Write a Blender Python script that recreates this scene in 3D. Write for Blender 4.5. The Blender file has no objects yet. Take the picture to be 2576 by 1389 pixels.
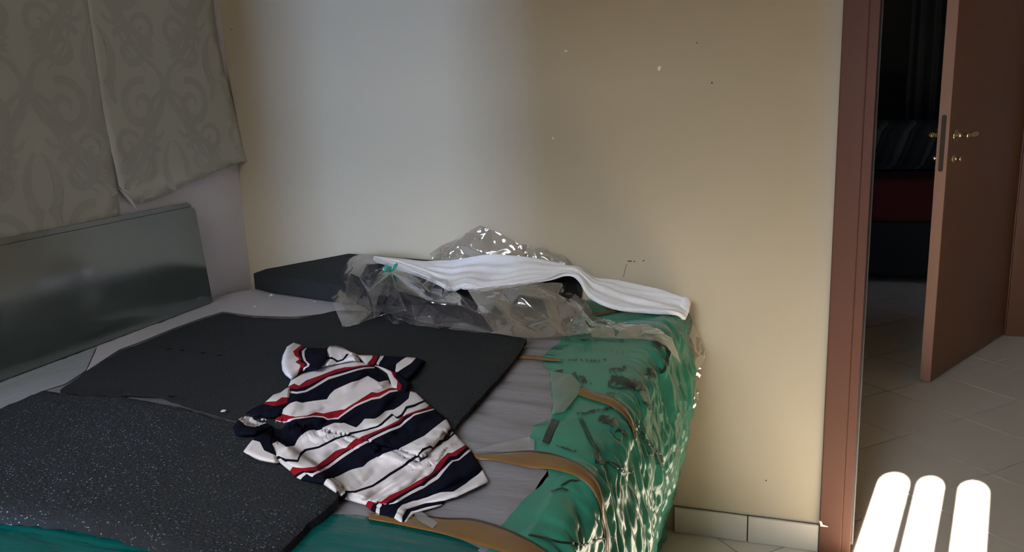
import bpy, bmesh, math, random
from mathutils import Vector, Matrix, noise
from mathutils.geometry import delaunay_2d_cdt
from mathutils.bvhtree import BVHTree
R = math.radians
SC = bpy.context.scene
COL = SC.collection
random.seed(7)

# ------------------------------------------------------------------ camera
W, H, F = 2576.0, 1389.0, 2045.7
CAM = Vector((1.669, -2.155, 1.25))
yaw, pitch, roll = R(19.568), R(12.589), R(-2.352)
fw = Vector((-math.sin(yaw)*math.cos(pitch), math.cos(yaw)*math.cos(pitch), -math.sin(pitch)))
r0 = Vector((math.cos(yaw), math.sin(yaw), 0))
u0 = r0.cross(fw)
rt = math.cos(roll)*r0 + math.sin(roll)*u0
up = -math.sin(roll)*r0 + math.cos(roll)*u0
cam_data = bpy.data.cameras.new('camera')
cam = bpy.data.objects.new('camera', cam_data)
COL.objects.link(cam)
cam_data.sensor_width = 36.0
cam_data.lens = F/W*36.0
cam_data.clip_start = 0.02
M = Matrix((rt, up, -fw)).transposed().to_4x4()
M.translation = CAM
cam.matrix_world = M
SC.camera = cam

# ------------------------------------------------------------------ light and exposure
SC.view_settings.view_transform = 'Standard'
SC.view_settings.look = 'None'
SC.view_settings.gamma = 1.0
SC.view_settings.use_curve_mapping = False
SC.view_settings.exposure = -0.12

world = bpy.data.worlds.new('sky')
SC.world = world
world.use_nodes = True
bg = world.node_tree.nodes['Background']
bg.inputs[0].default_value = (0.55, 0.70, 1.0, 1)
bg.inputs[1].default_value = 1.0

SUN_AZ, SUN_EL = R(12.0), R(24.0)
sun_dir = Vector((math.sin(SUN_AZ)*math.cos(SUN_EL), math.cos(SUN_AZ)*math.cos(SUN_EL), -math.sin(SUN_EL)))
sd = bpy.data.lights.new('sun', 'SUN')
sd.energy = 125.0
sd.angle = R(0.3)
sd.color = (1.0, 0.94, 0.85)
sun = bpy.data.objects.new('sun', sd)
COL.objects.link(sun)
sun.rotation_euler = sun_dir.to_track_quat('-Z', 'Y').to_euler()

def area(name, loc, target, sx, sy, power, color):
    d = bpy.data.lights.new(name, 'AREA')
    d.shape = 'RECTANGLE'; d.size = sx; d.size_y = sy
    d.energy = power; d.color = color
    o = bpy.data.objects.new(name, d)
    COL.objects.link(o)
    o.location = loc
    o.rotation_euler = (Vector(target)-Vector(loc)).to_track_quat('-Z', 'Y').to_euler()
    return o
# strip of bright sky outside the open half of the window
area('sky_gap', (0.02, -8.8, 1.6), (0.45, 0.0, 1.2), 0.5, 1.6, 500, (0.38, 0.58, 1.0))
# open sky above the roofs, seen from the bed through the added high window
area('sky_above_roofs', (0.2, -9.0, 5.75), (1.0, -1.2, .7), 5.0, 3.4, 2900, (0.80, 0.89, 1.0))

# ------------------------------------------------------------------ pixel -> place helpers
def ray(px, py):
    return fw + rt*((px-W/2)/F) - up*((py-H/2)/F)
def Pz(px, py, z):
    d = ray(px, py); return CAM + d*((z-CAM.z)/d.z)
def Py(px, py, y):
    d = ray(px, py); return CAM + d*((y-CAM.y)/d.y)
def Px(px, py, x):
    d = ray(px, py); return CAM + d*((x-CAM.x)/d.x)

# ------------------------------------------------------------------ object helpers
def tag(o, label=None, cat=None, group=None, kind=None):
    if label: o['label'] = label
    if cat: o['category'] = cat
    if group: o['group'] = group
    if kind: o['kind'] = kind
    return o
def empty(name, loc, label, cat, group=None):
    o = bpy.data.objects.new(name, None); COL.objects.link(o)
    o.location = loc; o.empty_display_size = .1
    return tag(o, label, cat, group)
def link(name, me, mats=None, parent=None, smooth=False):
    o = bpy.data.objects.new(name, me); COL.objects.link(o)
    if mats:
        for m in (mats if isinstance(mats, (list, tuple)) else [mats]): me.materials.append(m)
    if parent is not None:
        o.parent = parent
        o.matrix_parent_inverse = Matrix.Translation(-Vector(parent.location)) if parent.type == 'EMPTY' else parent.matrix_basis.inverted()
    if smooth:
        for p in me.polygons: p.use_smooth = True
    return o
def pyobj(name, vs, fs, mats=None, parent=None, smooth=False, mi=None):
    me = bpy.data.meshes.new(name)
    me.from_pydata([tuple(v) for v in vs], [], fs)
    me.update()
    o = link(name, me, mats, parent, smooth)
    if mi:
        for p, k in zip(me.polygons, mi): p.material_index = k
    return o
def bmobj(name, bm, mats=None, parent=None, smooth=False):
    bmesh.ops.recalc_face_normals(bm, faces=bm.faces)
    me = bpy.data.meshes.new(name); bm.to_mesh(me); bm.free()
    return link(name, me, mats, parent, smooth)
def box_bm(x0, x1, y0, y1, z0, z1, bev=0.0, seg=2, bm=None):
    own = bm is None
    if own: bm = bmesh.new()
    vs = [bm.verts.new((x, y, z)) for z in (z0, z1) for y in (y0, y1) for x in (x0, x1)]
    fs = [bm.faces.new([vs[i] for i in q]) for q in ((0,2,3,1),(4,5,7,6),(0,1,5,4),(2,6,7,3),(0,4,6,2),(1,3,7,5))]
    if bev > 0:
        es = {e for f in fs for e in f.edges}
        bmesh.ops.bevel(bm, geom=list(es), offset=bev, segments=seg, affect='EDGES', profile=.5)
    return bm
def box(name, x0, x1, y0, y1, z0, z1, mat, parent=None, bev=0.0, seg=2):
    return bmobj(name, box_bm(x0, x1, y0, y1, z0, z1, bev, seg), mat, parent)
def struct(o):
    o['kind'] = 'structure'; return o

# ------------------------------------------------------------------ materials
def mat(name, color, rough=.6, spec=.5, coat=0.0, metallic=0.0, bump=None, var=None, trans=0.0, sheen=0.0, ior=None):
    m = bpy.data.materials.new(name); m.use_nodes = True
    nt = m.node_tree; b = nt.nodes['Principled BSDF']
    b.inputs['Base Color'].default_value = (*color, 1)
    b.inputs['Roughness'].default_value = rough
    b.inputs['Specular IOR Level'].default_value = spec
    b.inputs['Metallic'].default_value = metallic
    b.inputs['Coat Weight'].default_value = coat
    b.inputs['Coat Roughness'].default_value = .08
    b.inputs['Transmission Weight'].default_value = trans
    b.inputs['Sheen Weight'].default_value = sheen
    if ior: b.inputs['IOR'].default_value = ior
    tc = nt.nodes.new('ShaderNodeTexCoord')
    if var:   # (scale, amount, detail)
        n = nt.nodes.new('ShaderNodeTexNoise'); n.inputs['Scale'].default_value = var[0]
        n.inputs['Detail'].default_value = var[2] if len(var) > 2 else 4
        nt.links.new(tc.outputs['Object'], n.inputs['Vector'])
        mx = nt.nodes.new('ShaderNodeMix'); mx.data_type = 'RGBA'
        mx.inputs[6].default_value = (*[c*(1-var[1]) for c in color], 1)
        mx.inputs[7].default_value = (*[min(1, c*(1+var[1])) for c in color], 1)
        nt.links.new(n.outputs['Fac'], mx.inputs[0])
        nt.links.new(mx.outputs[2], b.inputs['Base Color'])
    if bump:  # (scale, strength, distance, stretch xyz)
        n = nt.nodes.new('ShaderNodeTexNoise'); n.inputs['Scale'].default_value = bump[0]; n.inputs['Detail'].default_value = 5
        src = tc.outputs['Object']
        if len(bump) > 3:
            mp = nt.nodes.new('ShaderNodeMapping'); mp.inputs['Scale'].default_value = bump[3]
            nt.links.new(src, mp.inputs['Vector']); src = mp.outputs['Vector']
        nt.links.new(src, n.inputs['Vector'])
        bp = nt.nodes.new('ShaderNodeBump'); bp.inputs['Strength'].default_value = bump[1]; bp.inputs['Distance'].default_value = bump[2]
        nt.links.new(n.outputs['Fac'], bp.inputs['Height']); nt.links.new(bp.outputs['Normal'], b.inputs['Normal'])
    return m

def film(name, tint, body, opacity, rough=.1, bumpk=(14, .5, .01)):
    """thin plastic film: tinted see-through layer, a little milky body, sharp gloss"""
    m = bpy.data.materials.new(name); m.use_nodes = True
    nt = m.node_tree; nt.nodes.clear()
    out = nt.nodes.new('ShaderNodeOutputMaterial')
    tr = nt.nodes.new('ShaderNodeBsdfTransparent'); tr.inputs[0].default_value = (*tint, 1)
    df = nt.nodes.new('ShaderNodeBsdfDiffuse'); df.inputs[0].default_value = (*body, 1)
    tl = nt.nodes.new('ShaderNodeBsdfTranslucent'); tl.inputs[0].default_value = (*body, 1)
    gl = nt.nodes.new('ShaderNodeBsdfGlossy'); gl.inputs[0].default_value = (1, 1, 1, 1); gl.inputs['Roughness'].default_value = rough
    ms = nt.nodes.new('ShaderNodeMixShader'); ms.inputs[0].default_value = .4
    nt.links.new(df.outputs[0], ms.inputs[1]); nt.links.new(tl.outputs[0], ms.inputs[2])
    m1 = nt.nodes.new('ShaderNodeMixShader'); m1.inputs[0].default_value = opacity
    nt.links.new(tr.outputs[0], m1.inputs[1]); nt.links.new(ms.outputs[0], m1.inputs[2])
    fr = nt.nodes.new('ShaderNodeLayerWeight'); fr.inputs['Blend'].default_value = .5
    pw = nt.nodes.new('ShaderNodeMath'); pw.operation = 'POWER'; pw.inputs[1].default_value = 3.5
    nt.links.new(fr.outputs['Facing'], pw.inputs[0])
    ma = nt.nodes.new('ShaderNodeMath'); ma.operation = 'MULTIPLY_ADD'; ma.inputs[1].default_value = .60; ma.inputs[2].default_value = .22
    nt.links.new(pw.outputs[0], ma.inputs[0])
    m2 = nt.nodes.new('ShaderNodeMixShader')
    nt.links.new(ma.outputs[0], m2.inputs[0]); nt.links.new(m1.outputs[0], m2.inputs[1]); nt.links.new(gl.outputs[0], m2.inputs[2])
    tc = nt.nodes.new('ShaderNodeTexCoord')
    n = nt.nodes.new('ShaderNodeTexNoise'); n.inputs['Scale'].default_value = bumpk[0]; n.inputs['Detail'].default_value = 3
    n.inputs['Distortion'].default_value = .6
    nt.links.new(tc.outputs['Object'], n.inputs['Vector'])
    bp = nt.nodes.new('ShaderNodeBump'); bp.inputs['Strength'].default_value = bumpk[1]; bp.inputs['Distance'].default_value = bumpk[2]
    nt.links.new(n.outputs['Fac'], bp.inputs['Height'])
    for s in (df, tl, gl, fr): nt.links.new(bp.outputs['Normal'], s.inputs['Normal'])
    nt.links.new(m2.outputs[0], out.inputs[0])
    return m

def foam_mat(name, base, glint_fleck, thresh, amount, size):  # glints of the coarse foam are painted into its colour as pale flecks
    m = mat(name, base, .9, .25, bump=(size*.6, .9, .004))
    nt = m.node_tree; b = nt.nodes['Principled BSDF']
    tc = nt.nodes['Texture Coordinate']
    v = nt.nodes.new('ShaderNodeTexVoronoi'); v.inputs['Scale'].default_value = size
    nt.links.new(tc.outputs['Object'], v.inputs['Vector'])
    sep = nt.nodes.new('ShaderNodeSeparateColor'); nt.links.new(v.outputs['Color'], sep.inputs[0])
    gt = nt.nodes.new('ShaderNodeMath'); gt.operation = 'GREATER_THAN'; gt.inputs[1].default_value = thresh
    nt.links.new(sep.outputs[0], gt.inputs[0])
    lt = nt.nodes.new('ShaderNodeMath'); lt.operation = 'LESS_THAN'; lt.inputs[1].default_value = .33
    nt.links.new(v.outputs['Distance'], lt.inputs[0])
    mu = nt.nodes.new('ShaderNodeMath'); mu.operation = 'MULTIPLY'
    nt.links.new(gt.outputs[0], mu.inputs[0]); nt.links.new(lt.outputs[0], mu.inputs[1])
    m3 = nt.nodes.new('ShaderNodeMath'); m3.operation = 'MULTIPLY'
    nt.links.new(mu.outputs[0], m3.inputs[0]); nt.links.new(sep.outputs[1], m3.inputs[1])
    m4 = nt.nodes.new('ShaderNodeMath'); m4.operation = 'MULTIPLY'; m4.inputs[1].default_value = amount
    nt.links.new(m3.outputs[0], m4.inputs[0])
    mx = nt.nodes.new('ShaderNodeMix'); mx.data_type = 'RGBA'
    mx.inputs[6].default_value = (*base, 1); mx.inputs[7].default_value = (*glint_fleck, 1)
    cl = nt.nodes.new('ShaderNodeTexNoise'); cl.inputs['Scale'].default_value = 5; cl.inputs['Detail'].default_value = 3
    nt.links.new(tc.outputs['Object'], cl.inputs['Vector'])
    cr = nt.nodes.new('ShaderNodeMapRange'); cr.inputs[1].default_value = .35; cr.inputs[2].default_value = .65; cr.inputs[3].default_value = .25; cr.inputs[4].default_value = 1.1
    nt.links.new(cl.outputs['Fac'], cr.inputs[0]); nt.links.new(cr.outputs[0], m4.inputs[1])
    m5 = nt.nodes.new('ShaderNodeMath'); m5.operation = 'MULTIPLY'; m5.inputs[1].default_value = amount
    nt.links.new(m4.outputs[0], m5.inputs[0]); m4 = m5
    nt.links.new(m4.outputs[0], mx.inputs[0]); nt.links.new(mx.outputs[2], b.inputs['Base Color'])
    return m

M_WALL = mat('wall_paint', (.51, .425, .305), .75, .3, bump=(120, .12, .002), var=(2.2, .05))
M_WALL_L = mat('wall_paint_bare_plaster', (.70, .67, .74), .8, .2, bump=(60, .2, .003), var=(5, .08))
M_HALL = mat('hall_paint', (.56, .50, .42), .8, .2, bump=(90, .1, .002))
M_CEIL = mat('ceiling_paint', (.82, .79, .74), .9, .1, bump=(90, .1, .002))
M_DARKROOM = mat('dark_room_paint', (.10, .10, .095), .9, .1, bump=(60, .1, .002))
M_TILE = mat('floor_tile_ceramic', (.70, .63, .53), .45, .35, bump=(7, .05, .004), var=(5, .06))
M_GROUT = mat('grout', (.06, .05, .04), .95, .1, bump=(200, .3, .002))
M_BASE = mat('baseboard_tile_ceramic', (.60, .54, .46), .35, .5, bump=(9, .05, .003), var=(8, .05))
M_WOOD = mat('brown_lacquered_wood', (.135, .060, .040), .55, .12, var=(3, .10), bump=(40, .06, .002, (6, 6, .5)))
M_DOOR = mat('door_walnut_veneer', (.20, .082, .036), .42, .4, var=(3, .12), bump=(40, .05, .002, (6, 6, .5)))
M_EDGE = mat('door_edge_wood', (.40, .22, .14), .45, .4, var=(6, .08))
M_GASKET = mat('black_rubber_gasket', (.02, .02, .018), .5, .4, bump=(100, .1, .001))
M_METALG = mat('grey_metal_strip', (.16, .155, .15), .5, .3, metallic=.3, bump=(80, .05, .001))
M_BRASS = mat('polished_brass', (.82, .68, .40), .15, .5, metallic=1.0, bump=(60, .02, .001))
M_LOCK = mat('lock_plate_bronze', (.11, .085, .06), .45, .5, metallic=.6, var=(60, .2))
M_PAPER = mat('vinyl_wallpaper', (.50, .495, .44), .7, .25, bump=(160, .15, .001), var=(4, .05))
M_PAPERB = mat('wallpaper_torn_core', (.66, .63, .55), .9, .1, bump=(160, .2, .001))
M_PRINT = mat('damask_print', (.435, .43, .39), .60, .3, bump=(160, .15, .001), var=(14, .06))
M_GLASS = mat('dark_green_glass', (.068, .090, .080), .12, .8, ior=1.9, var=(2.5, .25))
M_GLASSE = mat('glass_edge', (.006, .009, .007), .5, .15, var=(5, .1))
M_WRAP = mat('milky_plastic_wrap', (.205, .190, .200), .30, .5, bump=(9, .5, .012, (.6, 2.2, 1)), var=(5, .12))
M_WRAPB = mat('bluish_plastic_film', (.30, .315, .335), .28, .5, bump=(12, .5, .01, (2.2, .6, 1)), var=(7, .12))
M_GREEN = mat('green_plastic_bag', (.031, .205, .132), .22, .32, coat=.12, bump=(22, .35, .006), var=(7, .35))
M_TEAL = mat('teal_plastic_bag', (.002, .082, .072), .22, .4, coat=.15, bump=(9, .5, .008, (.5, 5, 1)), var=(6, .2))
M_INK = mat('black_print_ink', (.010, .022, .018), .3, .4, var=(30, .2))
M_TAPE = mat('brown_packing_tape', (.165, .085, .024), .22, .4, coat=.12, bump=(30, .4, .004), var=(20, .15))
M_FOAM_F = foam_mat('coarse_foam_painted_glints', (.018, .019, .022), (.42, .46, .52), .78, .85, 300)
M_FOAM_M = foam_mat('fine_charcoal_foam', (.016, .0165, .018), (.12, .12, .13), .94, .6, 300)
M_FOAM_B = foam_mat('smooth_charcoal_foam', (.021, .021, .020), (.03, .03, .03), .9, .6, 400)
M_NICK = mat('foam_nick', (.004, .004, .004), .95, .1, bump=(200, .4, .002))
M_TOWEL = mat('white_terry', (.94, .91, .93), .95, .1, sheen=.3, bump=(420, .7, .003), var=(6, .05))
M_CLEAR = film('clear_plastic', (.86, .85, .87), (.40, .38, .40), .04, .12, (10, .08, .010))
M_CLEARB = film('cream_tinted_plastic', (.86, .82, .75), (.46, .42, .36), .20, .11, (10, .15, .010))
M_KNOT = mat('green_twist_tie', (.05, .28, .19), .2, .5, coat=.5, bump=(60, .4, .004))
M_SW = mat('shirt_white_cotton', (.66, .595, .595), .9, .1, bump=(500, .35, .001), var=(12, .04))
M_SN = mat('shirt_navy_cotton', (.0045, .005, .012), .95, .06, bump=(500, .35, .001))
M_SR = mat('shirt_red_cotton', (.24, .008, .016), .95, .08, bump=(500, .35, .001))
M_CHIP = mat('bare_plaster_chip', (.80, .77, .70), .9, .1, bump=(200, .4, .002))
M_SCUFF = mat('dark_scuff', (.035, .03, .025), .9, .1, var=(50, .3))
M_SCRAP = mat('white_scrap', (.78, .80, .84), .5, .4, bump=(80, .3, .002))
M_RED = mat('red_cushion_cloth', (.085, .014, .016), .9, .2, bump=(200, .3, .002))
M_BLACKC = mat('black_upholstery', (.016, .020, .019), .8, .3, bump=(100, .2, .002))
M_THROW = mat('dark_throw_cloth', (.030, .034, .033), .9, .2, bump=(200, .3, .002))
M_THROWS = mat('pale_throw_stripe', (.075, .08, .075), .9, .2, bump=(200, .3, .002))
M_CURT = mat('charcoal_curtain', (.075, .072, .064), .9, .2, bump=(100, .3, .002))

# ================================================================== the setting
CEIL = 2.72
YB, XR = -3.20, 3.05            # wall behind the camera, right wall
DX0, DX1, DH = 1.838, 2.66, 2.10    # doorway in the back wall
WT = 0.12
slab = box('floor', -.2, 4.2, YB-.3, 6.2, -.12, -.005, M_GROUT); struct(slab)
tile_me = None
TS, GAP = 1/3., .0050
offA, offB = .048, .186
def tile_mesh():
    h = TS/2-GAP/2
    bm = box_bm(-h, h, -h, h, -.007, 0)
    me = bpy.data.meshes.new('tile'); bmesh.ops.recalc_face_normals(bm, faces=bm.faces); bm.to_mesh(me); bm.free()
    me.materials.append(M_TILE); return me
tile_me = tile_mesh()
ca = math.sqrt(.5)
for i in range(-20, 30):
    for j in range(-20, 30):
        a = offA+(i+.5)*TS; b = offB+(j+.5)*TS      # a=(x+y)/rt2, b=(x-y)/rt2
        x, y = (a+b)*ca, (a-b)*ca
        if not (.98 < x < 3.2 and -2.6 < y < 4.4): continue
        if y > 2.2 and x > 2.9: continue
        o = bpy.data.objects.new('tile', tile_me); COL.objects.link(o)
        o.location = (x, y, random.uniform(-.0006, .0004)); o.rotation_euler = (0, 0, R(45))
        o.parent = slab
# rest of the floor that no one sees: under the bed and behind the camera
flo = box('floor_screed', -.2, .98, YB-.3, 0, -.005, -.001, M_TILE, slab)
flo['kind'] = 'stuff'
struct(box('ceiling', -.2, 4.2, YB-.3, 6.2, CEIL, CEIL+.1, M_CEIL))
struct(box('wall_left', -.15, 0, YB, .0, 0, CEIL, M_WALL_L))
# back wall with the doorway
bm = box_bm(-.15, DX0-.045, 0, WT, 0, CEIL)
box_bm(DX1+.045, XR+.1, 0, WT, 0, CEIL, bm=bm)
box_bm(DX0-.045, DX1+.045, 0, WT, DH+.045, CEIL, bm=bm)
wall_back = struct(bmobj('wall_back', bm, M_WALL))
struct(box('wall_right', XR, XR+.12, YB, 0, 0, CEIL, M_WALL))
# wall behind the camera: window opening and added blind slotted to shape sun strips
SLOT_TOP_Z = (.545-YB)/math.cos(SUN_AZ)*math.tan(SUN_EL)
slots = []
for xs, ys, wd in ((2.006, .548, .080), (2.108, .540, .067), (2.226, .528, .075)):
    slots.append((xs-(ys-YB)*math.tan(SUN_AZ), wd))
WX0, WX1, WZ0, WZ1 = .06, 1.62, .62, 1.80
OX0, OX1 = .14, .56              # part of the window left open
HWX0, HWX1, HWZ0, HWZ1 = .66, 1.38, 1.86, 2.50      # unseen high window, added to let skylight down onto the bed
ya, yb = YB-.22, YB
bm = box_bm(-.15, WX0, ya, yb, 0, CEIL)
box_bm(WX0, .60, ya, yb, 0, WZ0, bm=bm); box_bm(WX0, .60, ya, yb, 2.25, CEIL, bm=bm)
box_bm(.60, .66, ya, yb, WZ1, CEIL, bm=bm); box_bm(.60, WX1, ya, yb, 0, WZ0, bm=bm)
box_bm(.66, HWX1, ya, yb, WZ1, HWZ0, bm=bm); box_bm(.66, HWX1, ya, yb, HWZ1, CEIL, bm=bm)
box_bm(HWX1, WX1, ya, yb, WZ1, CEIL, bm=bm); box_bm(WX1, XR+.12, ya, yb, 0, CEIL, bm=bm)
struct(bmobj('wall_front', bm, M_WALL))
M_BLIND = bpy.data.materials.new('sunlit_blind_cloth'); M_BLIND.use_nodes = True  # cloth of the added blind, translucent to give warm fill and reflections
_nt = M_BLIND.node_tree; _nt.nodes.clear()
_o = _nt.nodes.new('ShaderNodeOutputMaterial'); _d = _nt.nodes.new('ShaderNodeBsdfDiffuse'); _t = _nt.nodes.new('ShaderNodeBsdfTranslucent')
_w = _nt.nodes.new('ShaderNodeTexNoise'); _w.inputs['Scale'].default_value = 40
_m = _nt.nodes.new('ShaderNodeMix'); _m.data_type = 'RGBA'; _m.inputs[6].default_value = (.72, .68, .60, 1); _m.inputs[7].default_value = (.80, .76, .68, 1)
_nt.links.new(_w.outputs['Fac'], _m.inputs[0])
for _b in (_d, _t): _nt.links.new(_m.outputs[2], _b.inputs[0])
_x = _nt.nodes.new('ShaderNodeMixShader'); _x.inputs[0].default_value = .05
_nt.links.new(_d.outputs[0], _x.inputs[1]); _nt.links.new(_t.outputs[0], _x.inputs[2]); _nt.links.new(_x.outputs[0], _o.inputs[0])
shut = empty('added_slot_blind', (1.05, YB-.01, WZ0), 'added pale blind behind the viewer, its three slots shaping the sun strips', 'blind')
def slot_panel(x0, x1, sl, z0, z1):
    """blind strips standing between slots"""
    edges = [x0]
    for c, w in sl: edges += [c-w/2, c+w/2]
    edges.append(x1)
    for k in range(0, len(edges), 2):
        pyobj('blind_strip', [(edges[k], YB-.015, z0), (edges[k+1], YB-.015, z0), (edges[k+1], YB-.015, z1), (edges[k], YB-.015, z1)], [(0, 1, 2, 3)], M_BLIND, shut)
    for c, w in sl:
        # filler above the slot with an arched lower edge, and filler under it
        n = 12; zt = SLOT_TOP_Z; r = w/2
        pts = [(c-r, z1)] + [(c-r*math.cos(math.pi*k/n), zt-r*.8+r*.8*math.sin(math.pi*k/n)) for k in range(n+1)] + [(c+r, z1)]
        pyobj('slot_head', [(x, YB-.015, z) for x, z in pts], [tuple(range(len(pts)))], M_BLIND, shut)
        pyobj('slot_sill', [(c-r, YB-.015, z0), (c+r, YB-.015, z0), (c+r, YB-.015, .95), (c-r, YB-.015, .95)], [(0, 1, 2, 3)], M_BLIND, shut)
slot_panel(OX1, WX1, slots, WZ0, WZ1)
box('blind_rail', OX1-.01, WX1, YB-.03, YB-.004, WZ1-.02, WZ1, M_WOOD, shut)
box('blind_post', WX0, OX0, YB-.025, YB-.005, WZ0, 2.25, M_WOOD, shut)
# unseen wall and beam, added to keep the sun off the window openings
bm = box_bm(-8, -.78, -9.8, -9.6, 0, 6.3)
box_bm(-.78, 9, -9.8, -9.6, 4.78, 6.3, bm=bm)
struct(bmobj('sun_block_wall', bm, M_HALL))
struct(box('ground_outside', -12, 12, -20, YB-.3, -.12, -.03, M_GROUT))

# baseboard of ceramic pieces along the back wall
bb = struct(box('baseboard_back', 1.37, 1.758, -.004, 0, 0, .079, M_GROUT))
xj = Py(1881, 1297, -.01).x
for a, b in ((1.37, xj-.0015), (xj+.0015, 1.757)):
    box('tile', a, b, -.011, -.0005, .001, .079, M_BASE, bb, .0015, 1)
# plaster chips, nail holes and scuffs on the back wall
def wall_blob(name, px, py, rx, ry, m, seed, tilt=0, y=-.0006):
    c = Py(px, py, y); rnd = random.Random(seed); n = 9
    vs = []
    for k in range(n):
        t = 2*math.pi*k/n; q = rnd.uniform(.7, 1.15)
        ux, uz = rx*q*math.cos(t), ry*q*math.sin(t)
        vs.append((c.x+ux*math.cos(tilt)-uz*math.sin(tilt), y, c.z+ux*math.sin(tilt)+uz*math.cos(tilt)))
    vs.append((c.x, y-.0015, c.z))
    pyobj(name, vs, [(n, (k+1) % n, k) for k in range(n)], m, wall_back)
wall_blob('plaster_chip', 1658, 172, .0055, .0065, M_CHIP, 1)
wall_blob('plaster_chip', 1423, 128, .0045, .0030, M_CHIP, 2)
wall_blob('plaster_chip', 1391, 348, .0025, .0035, M_CHIP, 3)
wall_blob('nail_hole', 1791, 208, .0022, .0022, M_SCUFF, 4)
wall_blob('nail_hole', 1753, 108, .0015, .0015, M_SCUFF, 5)
wall_blob('nail_hole', 1927, 1209, .002, .002, M_SCUFF, 6)
wall_blob('nail_hole', 583, 74, .004, .0012, M_SCUFF, 7, .6)
wall_blob('scuff_mark', 1584, 657, .0075, .0016, M_SCUFF, 8, -.05)
wall_blob('scuff_mark', 1596, 658, .0030, .0014, M_SCUFF, 9)
wall_blob('scuff_mark', 1619, 656, .0040, .0012, M_SCUFF, 10, .7)
crk = [(1577, 664), (1573, 676), (1571, 686), (1568, 697)]
vs = []
for q in crk:
    c = Py(q[0], q[1], -.0006); vs += [c+Vector((-.0006, 0, 0)), c+Vector((.0006, 0, 0))]
pyobj('hairline_crack', vs, [(2*k, 2*k+1, 2*k+3, 2*k+2) for k in range(len(crk)-1)], M_SCUFF, wall_back)

# door frame of the room's own doorway
d1 = bpy.data.objects.new('door_1', None); COL.objects.link(d1); d1.location = (DX0, 0, 0); struct(d1)
xc0 = 1.758
xs1 = xc0+.057
box('casing', xc0, xs1, -.016, 0, 0, DH+.08, M_WOOD, d1, .003)
box('jamb', xs1, DX0, -.010, WT+.01, 0, DH, M_WOOD, d1, .002)
box('gasket', DX0, DX0+.006, .014, .026, .03, DH, M_GASKET, d1, .001)
box('metal_strip', DX0, DX0+.010, .034, .046, .01, DH, M_METALG, d1, .001)
box('casing', DX1-.0, DX1+.08, -.016, 0, 0, DH+.08, M_WOOD, d1, .003)
box('jamb', DX1, DX1+.045, -.0, WT+.01, 0, DH, M_WOOD, d1, .002)
box('casing', xs1, DX1, -.0165, 0, DH, DH+.08, M_WOOD, d1, .003)
# chip of filler where casing and skirting meet
c = Py(2068, 1321, -.017)
pyobj('filler_chip', [c+Vector(v) for v in ((-.008, 0, .012), (-.004, -.002, -.004), (.016, 0, -.004), (.013, -.002, .000), (.002, -.001, .002), (-.001, 0, .010))],
      [(0, 1, 4, 5), (1, 2, 3, 4)], M_CHIP, d1)

# hall behind the doorway
H0 = Pz(2513, 842, 0)                  # hinge foot of the hall door
YH = H0.y
HX0, HX1 = H0.x-.83, H0.x+.02
struct(box('wall_hall_left', 1.30, 1.40, WT, YH, 0, CEIL, M_HALL))
struct(box('wall_hall_right', 3.25, 3.35, WT, YH+.1, 0, CEIL, M_HALL))
bm = box_bm(1.30, HX0-.04, YH, YH+.12, 0, CEIL)
box_bm(HX1+.04, 3.30, YH, YH+.12, 0, CEIL, bm=bm)
box_bm(HX0-.04, HX1+.04, YH, YH+.12, 2.14, CEIL, bm=bm)
struct(bmobj('wall_hall_far', bm, M_HALL))
d2 = bpy.data.objects.new('door_2', None); COL.objects.link(d2); d2.location = (H0.x, YH, 0); struct(d2)
box('jamb', HX1, HX1+.04, YH-.005, YH+.13, 0, 2.10, M_DOOR, d2, .002)
box('casing', HX1+.005, HX1+.085, YH-.018, YH, 0, 2.18, M_DOOR, d2, .003)
box('jamb', HX0-.04, HX0, YH-.005, YH+.13, 0, 2.10, M_DOOR, d2, .002)
box('casing', HX0-.085, HX0-.005, YH-.018, YH, 0, 2.18, M_DOOR, d2, .003)
box('casing', HX0-.085, HX1+.085, YH-.019, YH-.001, 2.10, 2.18, M_DOOR, d2, .003)
# the hall door leaf, standing open towards the room
E0 = Pz(2326, 963, 0)
ld = Vector((E0.x-H0.x, E0.y-H0.y, 0)); LW = ld.length; ld.normalize()
ln = Vector((-ld.y, ld.x, 0))          # across the leaf
if ln.x > 0: ln = -ln
leaf = tag(bpy.data.objects.new('hall_door', None), 'open brown veneered hall door with brass lever handle', 'door'); COL.objects.link(leaf)
leaf.location = (H0.x, H0.y, 0)
leaf.rotation_euler = (0, 0, math.atan2(ld.y, ld.x))     # local +x runs from hinge to free edge
def lpart(name, bm, m, parent=leaf, smooth=False):
    bmesh.ops.recalc_face_normals(bm, faces=bm.faces)
    me = bpy.data.meshes.new(name); bm.to_mesh(me); bm.free()
    me.materials.append(m)
    o = bpy.data.objects.new(name, me); COL.objects.link(o); o.parent = parent
    if smooth:
        for p in me.polygons: p.use_smooth = True
    return o
T = .042
lpart('door_panel', box_bm(0, LW-.004, -T/2, T/2, .008, 2.08, .001, 1), M_DOOR)
lpart('door_edge', box_bm(LW-.004, LW, -T/2, T/2, .008, 2.08, .0008, 1), M_EDGE)
def zleaf(px, py):
    d = ray(px, py); q = Vector((E0.x-CAM.x, E0.y-CAM.y)).length/Vector((d.x, d.y)).length
    return CAM.z+d.z*q
zl0, zl1 = zleaf(2352, 432), zleaf(2365, 289)
bm = bmesh.new(); n = 10; prof = []
rr = .009
for k in range(n+1): prof.append((rr*math.cos(math.pi*k/n), zl1-rr+rr*math.sin(math.pi*k/n)))
for k in range(n+1): prof.append((-rr*math.cos(math.pi*k/n), zl0+rr-rr*math.sin(math.pi*k/n)))
top = [bm.verts.new((LW+.0015, y, z)) for y, z in prof]; bot = [bm.verts.new((LW-.002, y, z)) for y, z in prof]
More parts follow.
